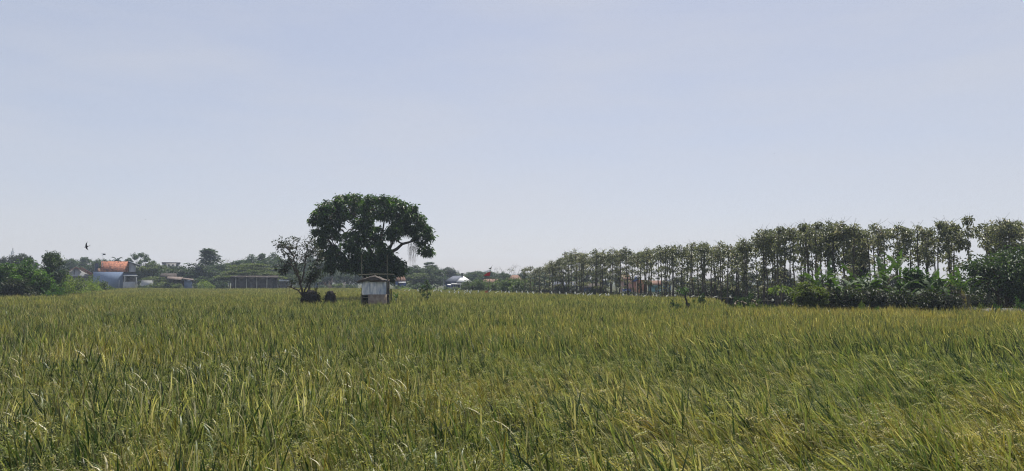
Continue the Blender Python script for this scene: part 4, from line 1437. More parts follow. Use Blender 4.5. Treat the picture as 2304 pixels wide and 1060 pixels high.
# grey gabled house
h = House('grey_house', 'grey gabled house with reddish roof edge beside the left bushes', 'house', 175, 168)
D = h.D
g = Geo()
g.prism([(h.X(142), 0), (h.X(206), 0), (h.X(206), h.Z(619)), (h.X(171), h.Z(602)), (h.X(142), h.Z(616))], D, D + 8)
h.part('wall', g, 'grey_wall')
h.slab('roof', [(h.X(169), D - 0.5, h.Z(600)), (h.X(211), D - 0.5, h.Z(621)), (h.X(211), D + 8.4, h.Z(621)), (h.X(169), D + 8.4, h.Z(600))], 0.22, 'red_roof')
h.slab('roof', [(h.X(171.2), D - 0.5, h.Z(600.1)), (h.X(136), D - 0.5, h.Z(618)), (h.X(136), D + 8.4, h.Z(618)), (h.X(171.2), D + 8.4, h.Z(600.1))], 0.22, 'old_tile')
h.slab('rear_roof', [(h.X(181), D + 8.5, h.Z(599)), (h.X(215), D + 8.5, h.Z(617)), (h.X(215), D + 14, h.Z(617)), (h.X(181), D + 14, h.Z(599))], 0.22, 'red_roof')
h.box('vent_strip', 165.5, 167, 608, 618, D - 0.06, D - 0.01, 'dark_void')
h.box('awning', 146, 208, 622, 624, D - 1.2, D - 0.02, 'dark_wood')

# blue house
h = House('blue_house', 'two-storey blue house with a mottled orange tiled roof', 'house', 255, 160)
D = h.D
g = Geo()
g.box(h.X(209.5), h.X(277), D, D + 5.5, 0, h.Z(612))
h.part('blue_wall', g, 'blue_wall')
zr0, zr1 = h.Z(611.5), h.Z(588, D + 4)
h.slab('tile_roof', [(h.X(226), D + 0.2, zr0), (h.X(290), D + 0.2, zr0), (h.X(290), D + 4.2, zr1), (h.X(226), D + 4.2, zr1)], 0.2, 'tile_roof', label='orange clay tile roof mottled with dark stains')
h.slab('tile_roof', [(h.X(226), D + 4.2, zr1 - 0.01), (h.X(290), D + 4.2, zr1 - 0.01), (h.X(290), D + 8, zr0), (h.X(226), D + 8, zr0)], 0.2, 'tile_roof')
h.slab('low_roof', [(h.X(219), D + 0.1, zr0), (h.X(225.7), D + 0.1, zr0), (h.X(225.7), D + 2, h.Z(604)), (h.X(219), D + 2, h.Z(604))], 0.15, 'old_tile')
g = Geo()
g.prism([(h.X(290.3), 0), (h.X(305), 0), (h.X(305), h.Z(594.8)), (h.X(290.3), h.Z(590.2))], D + 0.4, D + 7)
h.part('grey_wall', g, 'grey_wall')
h.slab('gable_roof', [(h.X(288), D - 0.1, h.Z(587.3)), (h.X(317), D - 0.1, h.Z(597)), (h.X(317), D + 7.6, h.Z(597)), (h.X(288), D + 7.6, h.Z(587.3))], 0.16, 'grey_roof')
h.slab('barge_board', [(h.X(288), D - 0.17, h.Z(588.1)), (h.X(317), D - 0.17, h.Z(597.9)), (h.X(317), D - 0.17, h.Z(596.4)), (h.X(288), D - 0.17, h.Z(586.6))], 0.05, 'white_trim')
h.box('dark_edge', 288.3, 290, 590, 612, D + 0.12, D + 0.3, 'dark_wood')
h.slab('porch_roof', [(h.X(277.3), D - 1.8, h.Z(620)), (h.X(309), D - 1.8, h.Z(621)), (h.X(307), D + 0.3, h.Z(615)), (h.X(279), D + 0.3, h.Z(614))], 0.14, 'grey_roof')
h.box('porch_fascia', 277.2, 309.2, 619.6, 621.2, D - 1.9, D - 1.83, 'white_trim')
h.box('fascia', 278, 306, 611.5, 613.6, D - 0.2, D + 0.35, 'dark_wood')
h.box('porch_wall', 277.4, 305, 614, None, D + 0.05, D + 0.35, 'shed_wall')
w = h.box('window', 284, 290.5, 621.5, 632, D - 0.06, D + 0.04, 'glass')
h.box('window_frame', 282.6, 283.9, 620.5, 633, D - 0.1, D + 0.04, 'white_trim', parent=w)
h.box('low_wall', 277.4, 304, 634, None, D - 1.7, D - 1.5, 'grey_wall')
h.box('pillar', 305.5, 308, 621, None, D - 1.75, D - 1.45, 'grey_wall')
h.box('pillar', 279.5, 280.8, 620.5, 634.2, D - 1.75, D - 1.5, 'white_trim')
h.box('drain_pipe', 267.5, 268.6, 630, None, D - 0.14, D - 0.02, 'white_trim')
# tank, antenna
t = thing('water_tank', 'dark blue water tank on the corner of the blue house', 'tank', (WX(216, 160.6), 160.6, WZ(612, 160)))
g = Geo()
zz = WZ(593, 162) - WZ(612, 160)
g.tube([(0, 0, 0.0), (0, 0, 0.15), (0, 0, zz * 0.4), (0, 0, zz * 0.45), (0, 0, zz * 0.55), (0, 0, zz * 0.85), (0, 0, zz)], [0.32, 0.34, 0.34, 0.31, 0.34, 0.34, 0.18], 16)
link('tank_body', g.mesh('tank_body', M['tank_blue'], False), t)
g = Geo()
g.tube([(0, 0, zz), (0, 0, zz + 0.14)], [0.15, 0.13], 12)
link('tank_lid', g.mesh('tank_lid', M['tank_blue']), t)
t = thing('antenna', 'dark aerial panel on a thin mast above the tiled roof', 'antenna', (WX(229.5, 160.8), 160.8, WZ(611, 160)))
g = Geo()
zz = WZ(570, 162) - WZ(611, 160)
g.tube([(0, 0, 0), (0, 0, zz)], [0.035, 0.025], 6)
link('mast', g.mesh('mast', M['steel']), t)
g = Geo()
g.box(-0.02, 0.55, -0.05, 0.05, zz - 0.42, zz - 0.12)
link('aerial_panel', g.mesh('aerial_panel', M['dark_void']), t)
g = Geo()
for zo in (0.0, 0.2, 0.4):
    g.box(-0.45, -0.03, -0.01, 0.01, zz - 0.5 + zo, zz - 0.48 + zo)
link('aerial_rods', g.mesh('aerial_rods', M['steel']), t)

# concrete block behind
h = House('concrete_block', 'weathered concrete upper storey rising behind the trees left of the pointed tree', 'building', 385, 235)
h.box('wall', 364, 404, 592.5, None, h.D, h.D + 8, 'grey_wall')
h.box('parapet', 362.5, 405, 590.3, 592.4, h.D - 0.4, h.D + 8.4, 'shed_wall')
for px in (368, 377, 386, 395):
    h.box('opening', px, px + 4, 595, 600, h.D - 0.06, h.D - 0.01, 'dark_void')
# garden wall
h = House('garden_wall', 'grey garden wall right of the blue house', 'wall', 335, 153)
h.box('wall_panel', 317, 345, 631, None, h.D, h.D + 0.2, 'grey_wall')
h.box('wall_cap', 316.5, 345.5, 630, 631, h.D - 0.06, h.D + 0.26, 'concrete')
# low shed
h = House('low_shed', 'low shed with sagging rusty roof and blue-grey end wall', 'shed', 408, 151)
D = h.D
h.box('end_wall', 414.5, 432.5, 629, None, D, D + 4, 'blue_wall')
h.box('back_wall', 380, 414.3, 627, None, D + 3.2, D + 3.4, 'dark_void')
h.slab('roof', [(h.X(376), D - 0.6, h.Z(627)), (h.X(411), D - 0.6, h.Z(630)), (h.X(411), D + 4, h.Z(623)), (h.X(376), D + 4, h.Z(622))], 0.1, 'rust')
h.slab('roof', [(h.X(409), D - 0.7, h.Z(627)), (h.X(436), D - 0.7, h.Z(630.5)), (h.X(436), D + 4.3, h.Z(627.5)), (h.X(409), D + 4.3, h.Z(624.3))], 0.1, 'rust')
h.slab('upper_roof', [(h.X(358), D + 4.5, h.Z(622)), (h.X(398), D + 4.5, h.Z(624)), (h.X(396), D + 9, h.Z(614)), (h.X(360), D + 9, h.Z(614))], 0.1, 'brown_roof')
for px in (380, 396, 412):
    h.box('post', px, px + 1.2, 629, None, D - 0.1, D + 0.02, 'dark_wood')
# long shed
h = House('long_shed', 'long dark shed with brick bays and posts under the spreading tree', 'shed', 572, 140)
D = h.D
posts = [531, 555, 578, 601]
h.box('side_bay', 520.5, 530.6, 623, None, D + 0.6, D + 4, 'shed_wall')
ed = [531, 555, 578, 601, 613]
for a, b in zip(ed[:-1], ed[1:]):
    h.box('brick_bay', a + 0.8, b - 0.3, 623.6, None, D, D + 0.25, 'shed_wall')
for px in posts:
    h.box('post', px - 1.2, px + 0.7, 622.5, None, D - 0.16, D + 0.2, 'concrete')
h.box('door', 613, 622, 625, None, D + 0.1, D + 0.2, 'dark_void')
h.box('end_post', 622.3, 625, 622.5, None, D - 0.05, D + 4, 'shed_wall')
h.slab('roof', [(h.X(518), D - 0.7, h.Z(623.6)), (h.X(628), D - 0.7, h.Z(624.2)), (h.X(626), D + 3.5, h.Z(619.5)), (h.X(520), D + 3.5, h.Z(619.5))], 0.12, 'brown_roof')
# orange roof house behind the sparse tree
h = House('tiled_house', 'house with pale orange roof between the spreading tree and the sparse tree', 'house', 618, 186)
h.slab('roof', [(h.X(604), h.D, h.Z(613)), (h.X(633), h.D, h.Z(613)), (h.X(631), h.D + 5, h.Z(602)), (h.X(608), h.D + 5, h.Z(602))], 0.2, 'old_tile')
h.box('wall', 606, 631, 612.5, None, h.D + 0.6, h.D + 7, 'white_wall')
h.box('window', 612, 617, 618, 626, h.D + 0.52, h.D + 0.58, 'glass')
h = House('white_roof_shelter', 'low shelter with a bright pale roof right of the long shed', 'shed', 640, 163)
h.slab('roof', [(h.X(627), h.D, h.Z(632)), (h.X(650), h.D, h.Z(632)), (h.X(647), h.D + 3.2, h.Z(627.5)), (h.X(629), h.D + 3.2, h.Z(627.5))], 0.1, 'pale_roof')
h.box('wall', 629, 648, 632.5, None, h.D + 1.2, h.D + 1.4, 'shed_wall')
h.slab('upper_roof', [(h.X(633), h.D + 4, h.Z(621)), (h.X(646), h.D + 4, h.Z(619.5)), (h.X(646), h.D + 7, h.Z(616)), (h.X(634), h.D + 7, h.Z(617))], 0.1, 'pale_roof')
for px in (629, 647):
    h.box('post', px, px + 0.8, 632, None, h.D + 0.1, h.D + 0.25, 'wood')
# pinkish house
h = House('pink_house', 'pinkish house seen left of the mango trunk', 'house', 732, 192)
h.box('wall', 716, 748, 621, None, h.D, h.D + 7, 'pink_wall')
h.slab('roof', [(h.X(713), h.D - 0.6, h.Z(621.5)), (h.X(750), h.D - 0.6, h.Z(621.5)), (h.X(746), h.D + 4, h.Z(613)), (h.X(717), h.D + 4, h.Z(613))], 0.2, 'old_tile')
for px in (703, 722, 734):
    h.box('opening', max(px, 718), max(px, 718) + 5, 630, 640, h.D - 0.06, h.D - 0.01, 'dark_void')
h.box('porch_wall', 690, 716, 631, None, h.D - 1, h.D - 0.7, 'blue_wall')
h.slab('porch_roof', [(h.X(688), h.D - 2.5, h.Z(631)), (h.X(717), h.D - 2.5, h.Z(631)), (h.X(715), h.D, h.Z(626)), (h.X(690), h.D, h.Z(626))], 0.1, 'grey_roof')
# white wall behind hut
h = House('white_house', 'pale house wall glimpsed left of the hut under the mango', 'house', 790, 200)
h.box('wall', 772, 806, 626, None, h.D, h.D + 6, 'white_wall')
h.slab('roof', [(h.X(769), h.D - 0.6, h.Z(626)), (h.X(809), h.D - 0.6, h.Z(626)), (h.X(804), h.D + 4, h.Z(617)), (h.X(774), h.D + 4, h.Z(617))], 0.2, 'grey_roof')
h.box('opening', 778, 784, 631, None, h.D - 0.06, h.D - 0.01, 'dark_void')
# brown roof right of mango
h = House('brown_roof_house', 'house with a brown roof and white awning right of the mango', 'house', 902, 150)
D = h.D
h.slab('roof', [(h.X(889), D - 0.5, h.Z(631)), (h.X(914), D - 0.5, h.Z(631)), (h.X(909), D + 4, h.Z(619)), (h.X(894), D + 4, h.Z(619))], 0.2, 'old_tile')
h.box('wall', 890, 913, 630.5, None, D + 0.3, D + 6, 'deep_blue_wall')
h.slab('awning', [(h.X(897), D - 1.4, h.Z(636)), (h.X(913), D - 1.4, h.Z(635.5)), (h.X(913), D, h.Z(633)), (h.X(897), D, h.Z(633.5))], 0.1, 'white_trim')
h.box('door', 895, 898, 637, None, D + 0.22, D + 0.28, 'dark_void')
# house with white gable
h = House('white_gabled_house', 'house with grey hip roof and bright white front gable', 'house', 1025, 160)
D = h.D
h.slab('hip_roof', [(h.X(999), D + 0.3, h.Z(633)), (h.X(1030), D + 0.3, h.Z(634)), (h.X(1041), D + 5.2, h.Z(620)), (h.X(1019), D + 5.2, h.Z(620.5))], 0.2, 'grey_roof')
h.slab('white_gable', [(h.X(1027), D - 0.6, h.Z(634)), (h.X(1063), D - 0.6, h.Z(634)), (h.X(1043), D + 3.6, h.Z(620.8)), (h.X(1040), D + 3.6, h.Z(620.8))], 0.15, 'bright_roof')
h.slab('side_roof', [(h.X(1041), D + 3.7, h.Z(621.5)), (h.X(1063), D + 3.7, h.Z(634.5)), (h.X(1063), D + 6, h.Z(634.5)), (h.X(1041), D + 6, h.Z(621.5))], 0.15, 'grey_roof')
h.box('gable_wall', 1030, 1058, 634.8, None, D + 0.5, D + 5, 'dark_void')  # coloured near-black to carry the shadow under the eave
h.box('wall', 1002, 1029.7, 634, None, D + 1.2, D + 5, 'deep_blue_wall')
h.slab('porch_roof', [(h.X(1015), D - 1.6, h.Z(639.3)), (h.X(1041), D - 1.6, h.Z(639.5)), (h.X(1041), D + 0.4, h.Z(637)), (h.X(1016), D + 0.4, h.Z(637))], 0.1, 'grey_wall')
h.slab('awning', [(h.X(1006.5), D - 1.9, h.Z(641)), (h.X(1015), D - 1.9, h.Z(641.5)), (h.X(1016), D - 0.4, h.Z(639.3)), (h.X(1007), D - 0.4, h.Z(639.3))], 0.08, 'white_trim')
for px in (1014, 1019.5, 1025, 1035):
    h.box('pillar', px, px + 1.3, 640, None, D - 1.4, D - 1.2, 'grey_wall')
h.box('chimney', 1038.6, 1042, 615.5, 622, D + 3, D + 3.4, 'dark_void')
h.box('chimney_cap', 1037.4, 1043.2, 614.2, 615.4, D + 2.85, D + 3.55, 'dark_void')
# street lamp
D = 150
t = thing('street_lamp', 'slim grey street lamp left of the white-gabled house', 'street lamp', (WX(998.5, D), D, 0))
g = Geo()
zt = WZ(619, D)
g.tube([(0, 0, 0), (0, 0, zt)], [0.07, 0.045], 7)
g.tube([(0, 0, zt - 0.05), (-0.15, 0, zt + 0.25), (-0.3, 0, zt + 0.4)], [0.04, 0.035, 0.03], 6)
link('pole', g.mesh('pole', M['steel']), t)
g = Geo()
g.box(-0.55, -0.22, -0.09, 0.09, zt + 0.36, zt + 0.46)
link('lamp_head', g.mesh('lamp_head', M['white_trim']), t)
# orange roofs
h = House('orange_roof_house', 'low orange roof below the red flag', 'house', 1102, 150)
h.slab('roof', [(h.X(1083), h.D, h.Z(637)), (h.X(1116), h.D, h.Z(636)), (h.X(1122), h.D + 5, h.Z(627.5)), (h.X(1089), h.D + 5, h.Z(627.5))], 0.2, 'old_tile')
h.box('wall', 1087, 1114, 637.2, None, h.D + 0.5, h.D + 6, 'white_wall')
h.box('window', 1096, 1101, 640, 645, h.D + 0.42, h.D + 0.48, 'glass')
h = House('hip_roof_house', 'brown-orange hip roof under the nearly bare tree', 'house', 1158, 146)
D = h.D
h.slab('roof', [(h.X(1140), D, h.Z(630.5)), (h.X(1176), D, h.Z(630.5)), (h.X(1166), D + 4, h.Z(618.5)), (h.X(1152), D + 4, h.Z(618.5))], 0.2, 'old_tile')
h.box('eave', 1156, 1168, 629.6, 631.2, D - 0.12, D - 0.03, 'dark_wood')
h.box('wall', 1144, 1173, 631.3, None, D + 0.5, D + 6, 'white_wall')
h.box('window', 1150, 1154, 634, 641, D + 0.42, D + 0.48, 'glass')
# houses behind the teaks
h = House('blue_walled_house', 'deep blue wall seen between the far teak trunks', 'house', 1275, 122)
D = h.D
h.box('wall', 1246, 1300, 643, None, D, D + 5, 'deep_blue_wall')
h.slab('roof', [(h.X(1243), D - 0.6, h.Z(643.5)), (h.X(1303), D - 0.6, h.Z(643.5)), (h.X(1298), D + 3.5, h.Z(634)), (h.X(1248), D + 3.5, h.Z(634))], 0.15, 'grey_roof')
for px in (1256, 1276, 1288):
    h.box('window', px, px + 5, 647, 653, D - 0.06, D - 0.01, 'glass')
h = House('dim_blue_house', 'dim blue-grey wall between the teaks right of the deep blue wall', 'house', 1330, 118)
h.box('wall', 1306, 1356, 646, None, h.D, h.D + 5, 'deep_blue_wall')
h.slab('roof', [(h.X(1303), h.D - 0.6, h.Z(646.5)), (h.X(1359), h.D - 0.6, h.Z(646.5)), (h.X(1354), h.D + 3.5, h.Z(638)), (h.X(1308), h.D + 3.5, h.Z(638))], 0.15, 'brown_roof')
h.box('door', 1328, 1333, 649, None, h.D - 0.06, h.D - 0.01, 'dark_void')
h = House('tall_pink_house', 'faded pink house with blue gable seen through the teaks', 'house', 1412, 114)
D = h.D
h.box('wall', 1394, 1432, 628, None, D, D + 6, 'pink_wall')
g = Geo()
g.prism([(h.X(1420), h.Z(634)), (h.X(1440), h.Z(634)), (h.X(1431), h.Z(621))], D - 0.3, D + 5)
h.part('blue_gable', g, 'deep_blue_wall')
h.box('blue_lower_wall', 1400, 1420, 650, None, D - 0.5, D - 0.1, 'deep_blue_wall')
h.slab('roof', [(h.X(1391), D - 0.5, h.Z(628.5)), (h.X(1421), D - 0.5, h.Z(628.5)), (h.X(1417), D + 4, h.Z(618)), (h.X(1395), D + 4, h.Z(618))], 0.15, 'old_tile')
h.box('window', 1404, 1409, 634, 642, D - 0.06, D - 0.01, 'glass')
h = House('orange_house', 'orange wall with a small dark window seen through the teaks', 'house', 1443, 108)
h.box('wall', 1432.5, 1456, 631, None, h.D, h.D + 5, 'orange_wall')
h.box('window', 1439, 1441.5, 635, 638, h.D - 0.06, h.D - 0.01, 'glass')
h.box('cornice', 1431.5, 1457, 629.6, 630.9, h.D - 0.2, h.D + 5.2, 'brown_roof')
h = House('teal_house', 'teal wall seen through the teaks beside the orange wall', 'house', 1474, 104)
h.box('wall', 1458, 1490, 640, None, h.D, h.D + 5, 'teal_wall')
h.slab('roof', [(h.X(1456), h.D - 0.5, h.Z(640)), (h.X(1491), h.D - 0.5, h.Z(640)), (h.X(1488), h.D + 3.5, h.Z(631)), (h.X(1458), h.D + 3.5, h.Z(631))], 0.15, 'old_tile')
h.box('door', 1474, 1478, 647, None, h.D - 0.06, h.D - 0.01, 'glass')
h = House('pale_blue_house', 'pale blue-grey wall seen through the teaks right of the teal wall', 'house', 1500, 106)
h.box('wall', 1491.5, 1510, 636, None, h.D, h.D + 5, 'blue_wall')
h.slab('roof', [(h.X(1489), h.D - 0.5, h.Z(636)), (h.X(1512), h.D - 0.5, h.Z(636)), (h.X(1508), h.D + 3.5, h.Z(629)), (h.X(1493), h.D + 3.5, h.Z(629))], 0.15, 'grey_roof')
h.box('window', 1497, 1501, 641, 648, h.D - 0.06, h.D - 0.01, 'glass')
h = House('shaded_house', 'shadowy grey house wall behind the broad tree at the right edge', 'house', 2275, 66)
h.box('wall', 2262, 2330, 640, None, h.D, h.D + 5, 'grey_wall')
h.slab('roof', [(h.X(2258), h.D - 0.6, h.Z(641)), (h.X(2335), h.D - 0.6, h.Z(641)), (h.X(2330), h.D + 4, h.Z(624)), (h.X(2264), h.D + 4, h.Z(624))], 0.15, 'grey_roof')
h.box('window', 2272, 2280, 650, 660, h.D - 0.06, h.D - 0.01, 'glass')
# telecom mast
D = 420
t = thing('telecom_mast', 'thin lattice telecom mast far behind the left bushes', 'mast', (WX(26, D), D, 0))
zt = WZ(558, D)
for (sx_, sy_) in ((-1, -1), (1, -1), (0, 1)):
    g = Geo()
    g.tube([(sx_ * 1.0, sy_ * 1.0, 0), (sx_ * 0.3, sy_ * 0.3, zt * 0.85), (sx_ * 0.1, sy_ * 0.1, zt)], [0.14, 0.1, 0.07], 5)
    link('leg', g.mesh('leg', M['steel']), t)
g = Geo()
for k in range(16):
    z0, z1 = zt * k / 17, zt * (k + 1) / 17
    a0, a1 = 1 - 0.83 * k / 17, 1 - 0.83 * (k + 1) / 17
    g.tube([(-a0, -a0, z0), (a1, -a1, z1)], 0.05, 4)
    g.tube([(a0, -a0, z0), (-a1, -a1, z1)], 0.05, 4)
link('lattice', g.mesh('lattice', M['steel']), t)
for k, (dx, dz) in enumerate(((-0.8, 0.84), (0.8, 0.84), (-0.7, 0.9), (0.7, 0.9))):
    g = Geo()
    g.box(dx - 0.2, dx + 0.2, -0.15, 0.15, zt * dz - 0.9, zt * dz + 0.4)
    link('aerial', g.mesh('aerial', M['white_trim']), t)

# ------------------------------------------------------------------ banana plants
def banana_leaf(seed, L=1.5, Wd=0.36, el=70, drop=0.2, torn=0.25):
    rng = np.random.RandomState(seed)
    g = Geo()
    n = 15
    p = np.zeros(3)
    d = np.array([math.cos(R(el)), 0, math.sin(R(el))])
    pts = [p.copy()]
    for k in range(n - 1):
        p = p + d * L / (n - 1)
        d = nrm(d + np.array([0.02, 0, -drop * (0.35 + 1.3 * k / n)]))
        pts.append(p.copy())
    pts = np.array(pts)
    t = np.linspace(0, 1, n)
    w = Wd * 0.5 * np.clip(np.sin(np.pi * np.clip((t - 0.1) / 0.9, 0, 1) ** 0.75), 0, 1) + 0.012
    tan = nrm(np.gradient(pts, axis=0))
    up = np.cross(tan, np.array([0, -1.0, 0]))
    for sgn in (-1, 1):
        for k in range(2, n - 1):
            if rng.rand() < torn * 0.35:
                continue
            hang = rng.uniform(0.1, 0.9) if rng.rand() < torn else 0.15
            w0, w1 = w[k], w[k + 1]
            sv = np.array([0, sgn, 0.0])
            o0 = pts[k] + sv * w0 * math.cos(hang) - up[k] * w0 * math.sin(hang) * 0.8 + up[k] * w0 * 0.1
            o1 = pts[k + 1] + sv * w1 * math.cos(hang) - up[k + 1] * w1 * math.sin(hang) * 0.8 + up[k] * w1 * 0.1
            m0 = o0 + (pts[k + 1] - pts[k]) * (0.15 if rng.rand() < torn else 0)
            g.add([pts[k], pts[k + 1], o1, m0], [(0, 1, 2, 3)], (np.clip(rng.normal(0.5, 0.15), 0, 1), 0.5, 0, 1))
    g.tube(pts, np.linspace(0.022, 0.005, n), 4, (0.9, 0.5, 0, 1))
    return g

BLEAF = [banana_leaf(1, 1.5, 0.38, 80, 0.10).mesh('leaf', M['banana']), banana_leaf(2, 1.6, 0.4, 66, 0.17, 0.4).mesh('leaf', M['banana']),
         banana_leaf(3, 1.6, 0.38, 52, 0.21, 0.5).mesh('leaf', M['banana']), banana_leaf(4, 1.4, 0.36, 30, 0.25, 0.6).mesh('leaf', M['banana']),
         banana_leaf(5, 1.7, 0.42, 60, 0.12, 0.3).mesh('leaf', M['banana'])]
BDRY = banana_leaf(6, 1.2, 0.26, -20, 0.35, 0.9).mesh('dry_leaf', M['leaf_dry'])
BYEL = banana_leaf(7, 0.9, 0.2, -70, 0.12, 0.1).mesh('yellow_leaf', M['banana_yellow'])
def make_stem():
    g = Geo()
    g.tube([(0, 0, -0.05), (0, 0, 0.4), (0.01, 0, 0.9), (0.02, 0, 1.0)], [0.11, 0.1, 0.085, 0.07], 9)
    return g.mesh('pseudostem', M['banana_stem'])
BSTEM = make_stem()
def banana(px, D, stem_h, size, nl, seed, label, dry=2, yellow=0, group='banana plants at the right of the field'):
    rng = np.random.RandomState(seed)
    t = thing('banana_plant', label, 'banana plant', (WX(px, D), D, 0), rng.rand() * 6.28, group)
    stem_h *= 1.22
    s = link('pseudostem', BSTEM, t)
    s.scale = (size, size, stem_h)
    for k in range(nl):
        o = link('leaf', BLEAF[min(4, int(rng.choice([0, 1, 1, 2, 2, 4, 3])))], t, (0.02, 0, stem_h - rng.rand() * 0.1))
        o.rotation_euler = (rng.normal() * 0.12, rng.normal() * 0.12, k * 2.4 + rng.normal() * 0.4)
        z_ = size * rng.uniform(1.0, 1.3)
        o.scale = (z_, z_ * 0.72, z_)
    for k in range(dry):
        o = link('dry_leaf', BDRY, t, (0, 0, stem_h - 0.1))
        o.rotation_euler = (0, 0, rng.rand() * 6.28)
        o.scale = (size,) * 3
    for k in range(yellow):
        o = link('yellow_leaf', BYEL, t, (0, -0.08, stem_h + 0.1))
        o.rotation_euler = (0, 0, -t.rotation_euler[2] - math.pi / 2 + 0.3)
        o.scale = (1.1, 1.1, 1.1)
BAN = [(1838, 40.5, 1.45, 1.0, 8, 'banana plant behind the leafy shrub at the left of the banana clumps'), (1866, 41, 1.5, 1.0, 8, 'banana plant just right of the leafy shrub'),
       (1888, 39.5, 1.1, 0.95, 8, 'banana plant with pale arched leaves left of the dark brush'), (1925, 41, 1.25, 1.05, 9, 'banana plant over the left part of the dark brush'),
       (1958, 40.5, 1.2, 1.0, 9, 'banana plant in the middle of the dark brush'), (1990, 42, 1.6, 1.1, 9, 'tall banana plant left of the bright green tree'),
       (2018, 44, 2.2, 1.0, 7, 'tallest banana plant, with upright leaves under the teaks'), (2012, 39.5, 0.95, 1.0, 9, 'low wide banana plant left of the bright green tree'),
       (2040, 40, 0.8, 0.9, 8, 'low banana plant in front of the bright green tree'), (2098, 40.5, 1.15, 1.0, 8, 'banana plant just right of the bright green tree'),
       (2122, 41, 1.35, 1.05, 8, 'banana plant left of the yellow hanging leaf'), (2158, 40, 1.4, 1.0, 8, 'banana plant with a yellow-orange hanging leaf'),
       (2178, 42, 1.15, 0.9, 7, 'banana plant between the yellow leaf and the broad tree')]
for i, (px, D, sh, sz, nl, lab) in enumerate(BAN):
    banana(px, D, sh, sz, nl, 60 + i, lab, 3, 1 if 'yellow-orange' in lab else 0)

# brush, shrubs and trees among the bananas
def leafy_tree(name, px, top, hw, D, mat, seed, label, base=1.2, L=0.2, n=15, per=30):
    H = WZ(top, D)
    rad = hw * D / FPX
    pr = make_round(seed, mat, H, rad, base, n, 13, per, L)
    return place(name, pr, (WX(px, D), D, 0), 1, 1, 0, label, 'tree')
leafy_tree('leafy_tree', 2062, 600, 40, 42.5, 'leaf_mid', 401, 'bright green bushy tree among the bananas', 0.8, 0.19, 13, 22)
leafy_tree('broad_tree', 2262, 558, 82, 42, 'leaf_far', 402, 'broad dark-green tree at the right edge of the picture', 0.9, 0.2, 22, 22)
leafy_tree('shrubby_tree', 1822, 634, 40, 38, 'leaf_olive', 403, 'leafy yellow-green shrub at the left end of the bananas', 0.5, 0.13, 14, 30)
def brush(px, top, hw, D, seed, label):
    rng = np.random.RandomState(seed)
    H, rad = WZ(top, D), hw * D / FPX
    t = thing('brush_heap', label, 'brush', (WX(px, D), D, 0), 0, 'dark brush under the bananas')
    tw, lf = Geo(), Geo()
    for _ in range(130):
        a = ell(rng, 1, (0, 0, H * 0.35), (rad, rad * 0.6, H * 0.6), 0)[0]
        a[2] = abs(a[2])
        d = nrm(rng.normal(size=3) * np.array([1, 1, 0.5])) * rng.uniform(0.3, 0.9)
        branch(tw, rng, a, a + d, 0.014, 0.005, 0.15, 4, 4)
    cen = ell(rng, 130, (0, 0, H * 0.4), (rad, rad * 0.6, H * 0.55), 0.2)
    cen = cen[cen[:, 2] > 0.05]
    clusters(lf, rng, cen, 0.24, 22, 0.16, 0.07, 0.3)
    link('twigs', tw.mesh('twigs', M['dark_wood']), t)
    link('foliage', lf.mesh('foliage', M['leaf_dark']), t)
for i, (px, top, hw, D, lab) in enumerate([(1870, 646, 26, 38.5, 'dark brush below the leafy shrub and first bananas'), (1915, 636, 34, 38.6, 'dark twiggy brush left of centre under the bananas'),
                                           (1968, 644, 34, 38.8, 'dark twiggy brush under the middle bananas'), (2030, 642, 38, 38.4, 'dark brush below the bright green tree'),
                                           (2092, 644, 36, 38.2, 'dark brush right below the bright green tree'), (2138, 656, 24, 38.0, 'dark brush below the yellow banana leaf'),
                                           (2196, 660, 30, 44, 'dark undergrowth left of the broad right tree'), (2240, 664, 30, 45, 'dark undergrowth below the broad right tree'), (2300, 664, 34, 45, 'dark undergrowth at the right edge')]):
    brush(px, top, hw, D, 500 + i, lab)
shrub(SHRUB_B, 0, 1974, 690, 14, 35.6, 'small bright shrub at the field edge before the bananas', None)
shrub(WEED, 1, 1940, 678, 12, 36.5, 'pale broad-leaved weed at the foot of the bananas')
shrub(SHRUB_B, 1, 2242, 681, 11, 37, 'small round bush before the low wall at the right')
shrub(SHRUB_B, 2, 2292, 674, 14, 39, 'yellow-green bush at the right edge by the low wall')
shrub(SHRUB, 2, 2200, 684, 14, 38, 'low weeds growing over the low wall')
# low concrete kerb wall on the right
h = House('low_wall', 'low pale concrete wall along the field at the right edge', 'wall', 2240, 39.5)
h.box('wall_body', 2166, 2420, 695.5, None, h.D, h.D + 0.2, 'concrete')
h.box('wall_cap', 2164, 2422, 693.8, 695.4, h.D - 0.04, h.D + 0.24, 'concrete')

# ------------------------------------------------------------------ small plants and poles in the field
def sapling():
    D = 37.5
    t = thing('sapling', 'lone sapling with a bright green tuft on a dark trunk in the field', 'tree', (WX(1545, D), D, 0))
    rng = np.random.RandomState(14)
    g = Geo()
    zt = WZ(656, D)
    x0 = WX(1545, D)
    p = lambda px, py: (WX(px, D) - x0, 0, WZ(py, D))
    g.tube([(0.02, 0, -0.05), p(1545.5, 690), p(1544, 678), p(1541, 668), p(1541.5, 658)], [0.07, 0.06, 0.05, 0.045, 0.025], 7)
    g.tube([p(1546, 693), p(1550, 686), p(1549, 681)], [0.05, 0.045, 0.03], 6)
    link('trunk', g.mesh('trunk', M['dark_wood']), t)
    c = Geo()
    cen = np.concatenate([ell(rng, 6, p(1535, 652), (0.2, 0.2, 0.08), 0), ell(rng, 5, p(1541, 657), (0.16, 0.2, 0.1), 0), ell(rng, 3, p(1544, 651), (0.08, 0.1, 0.1), 0)])
    clusters(c, rng, cen, 0.09, 7, 0.12, 0.055, tones=np.full(len(cen), 0.55))
    link('crown', c.mesh('crown', M['leaf_bright']), t)
sapling()
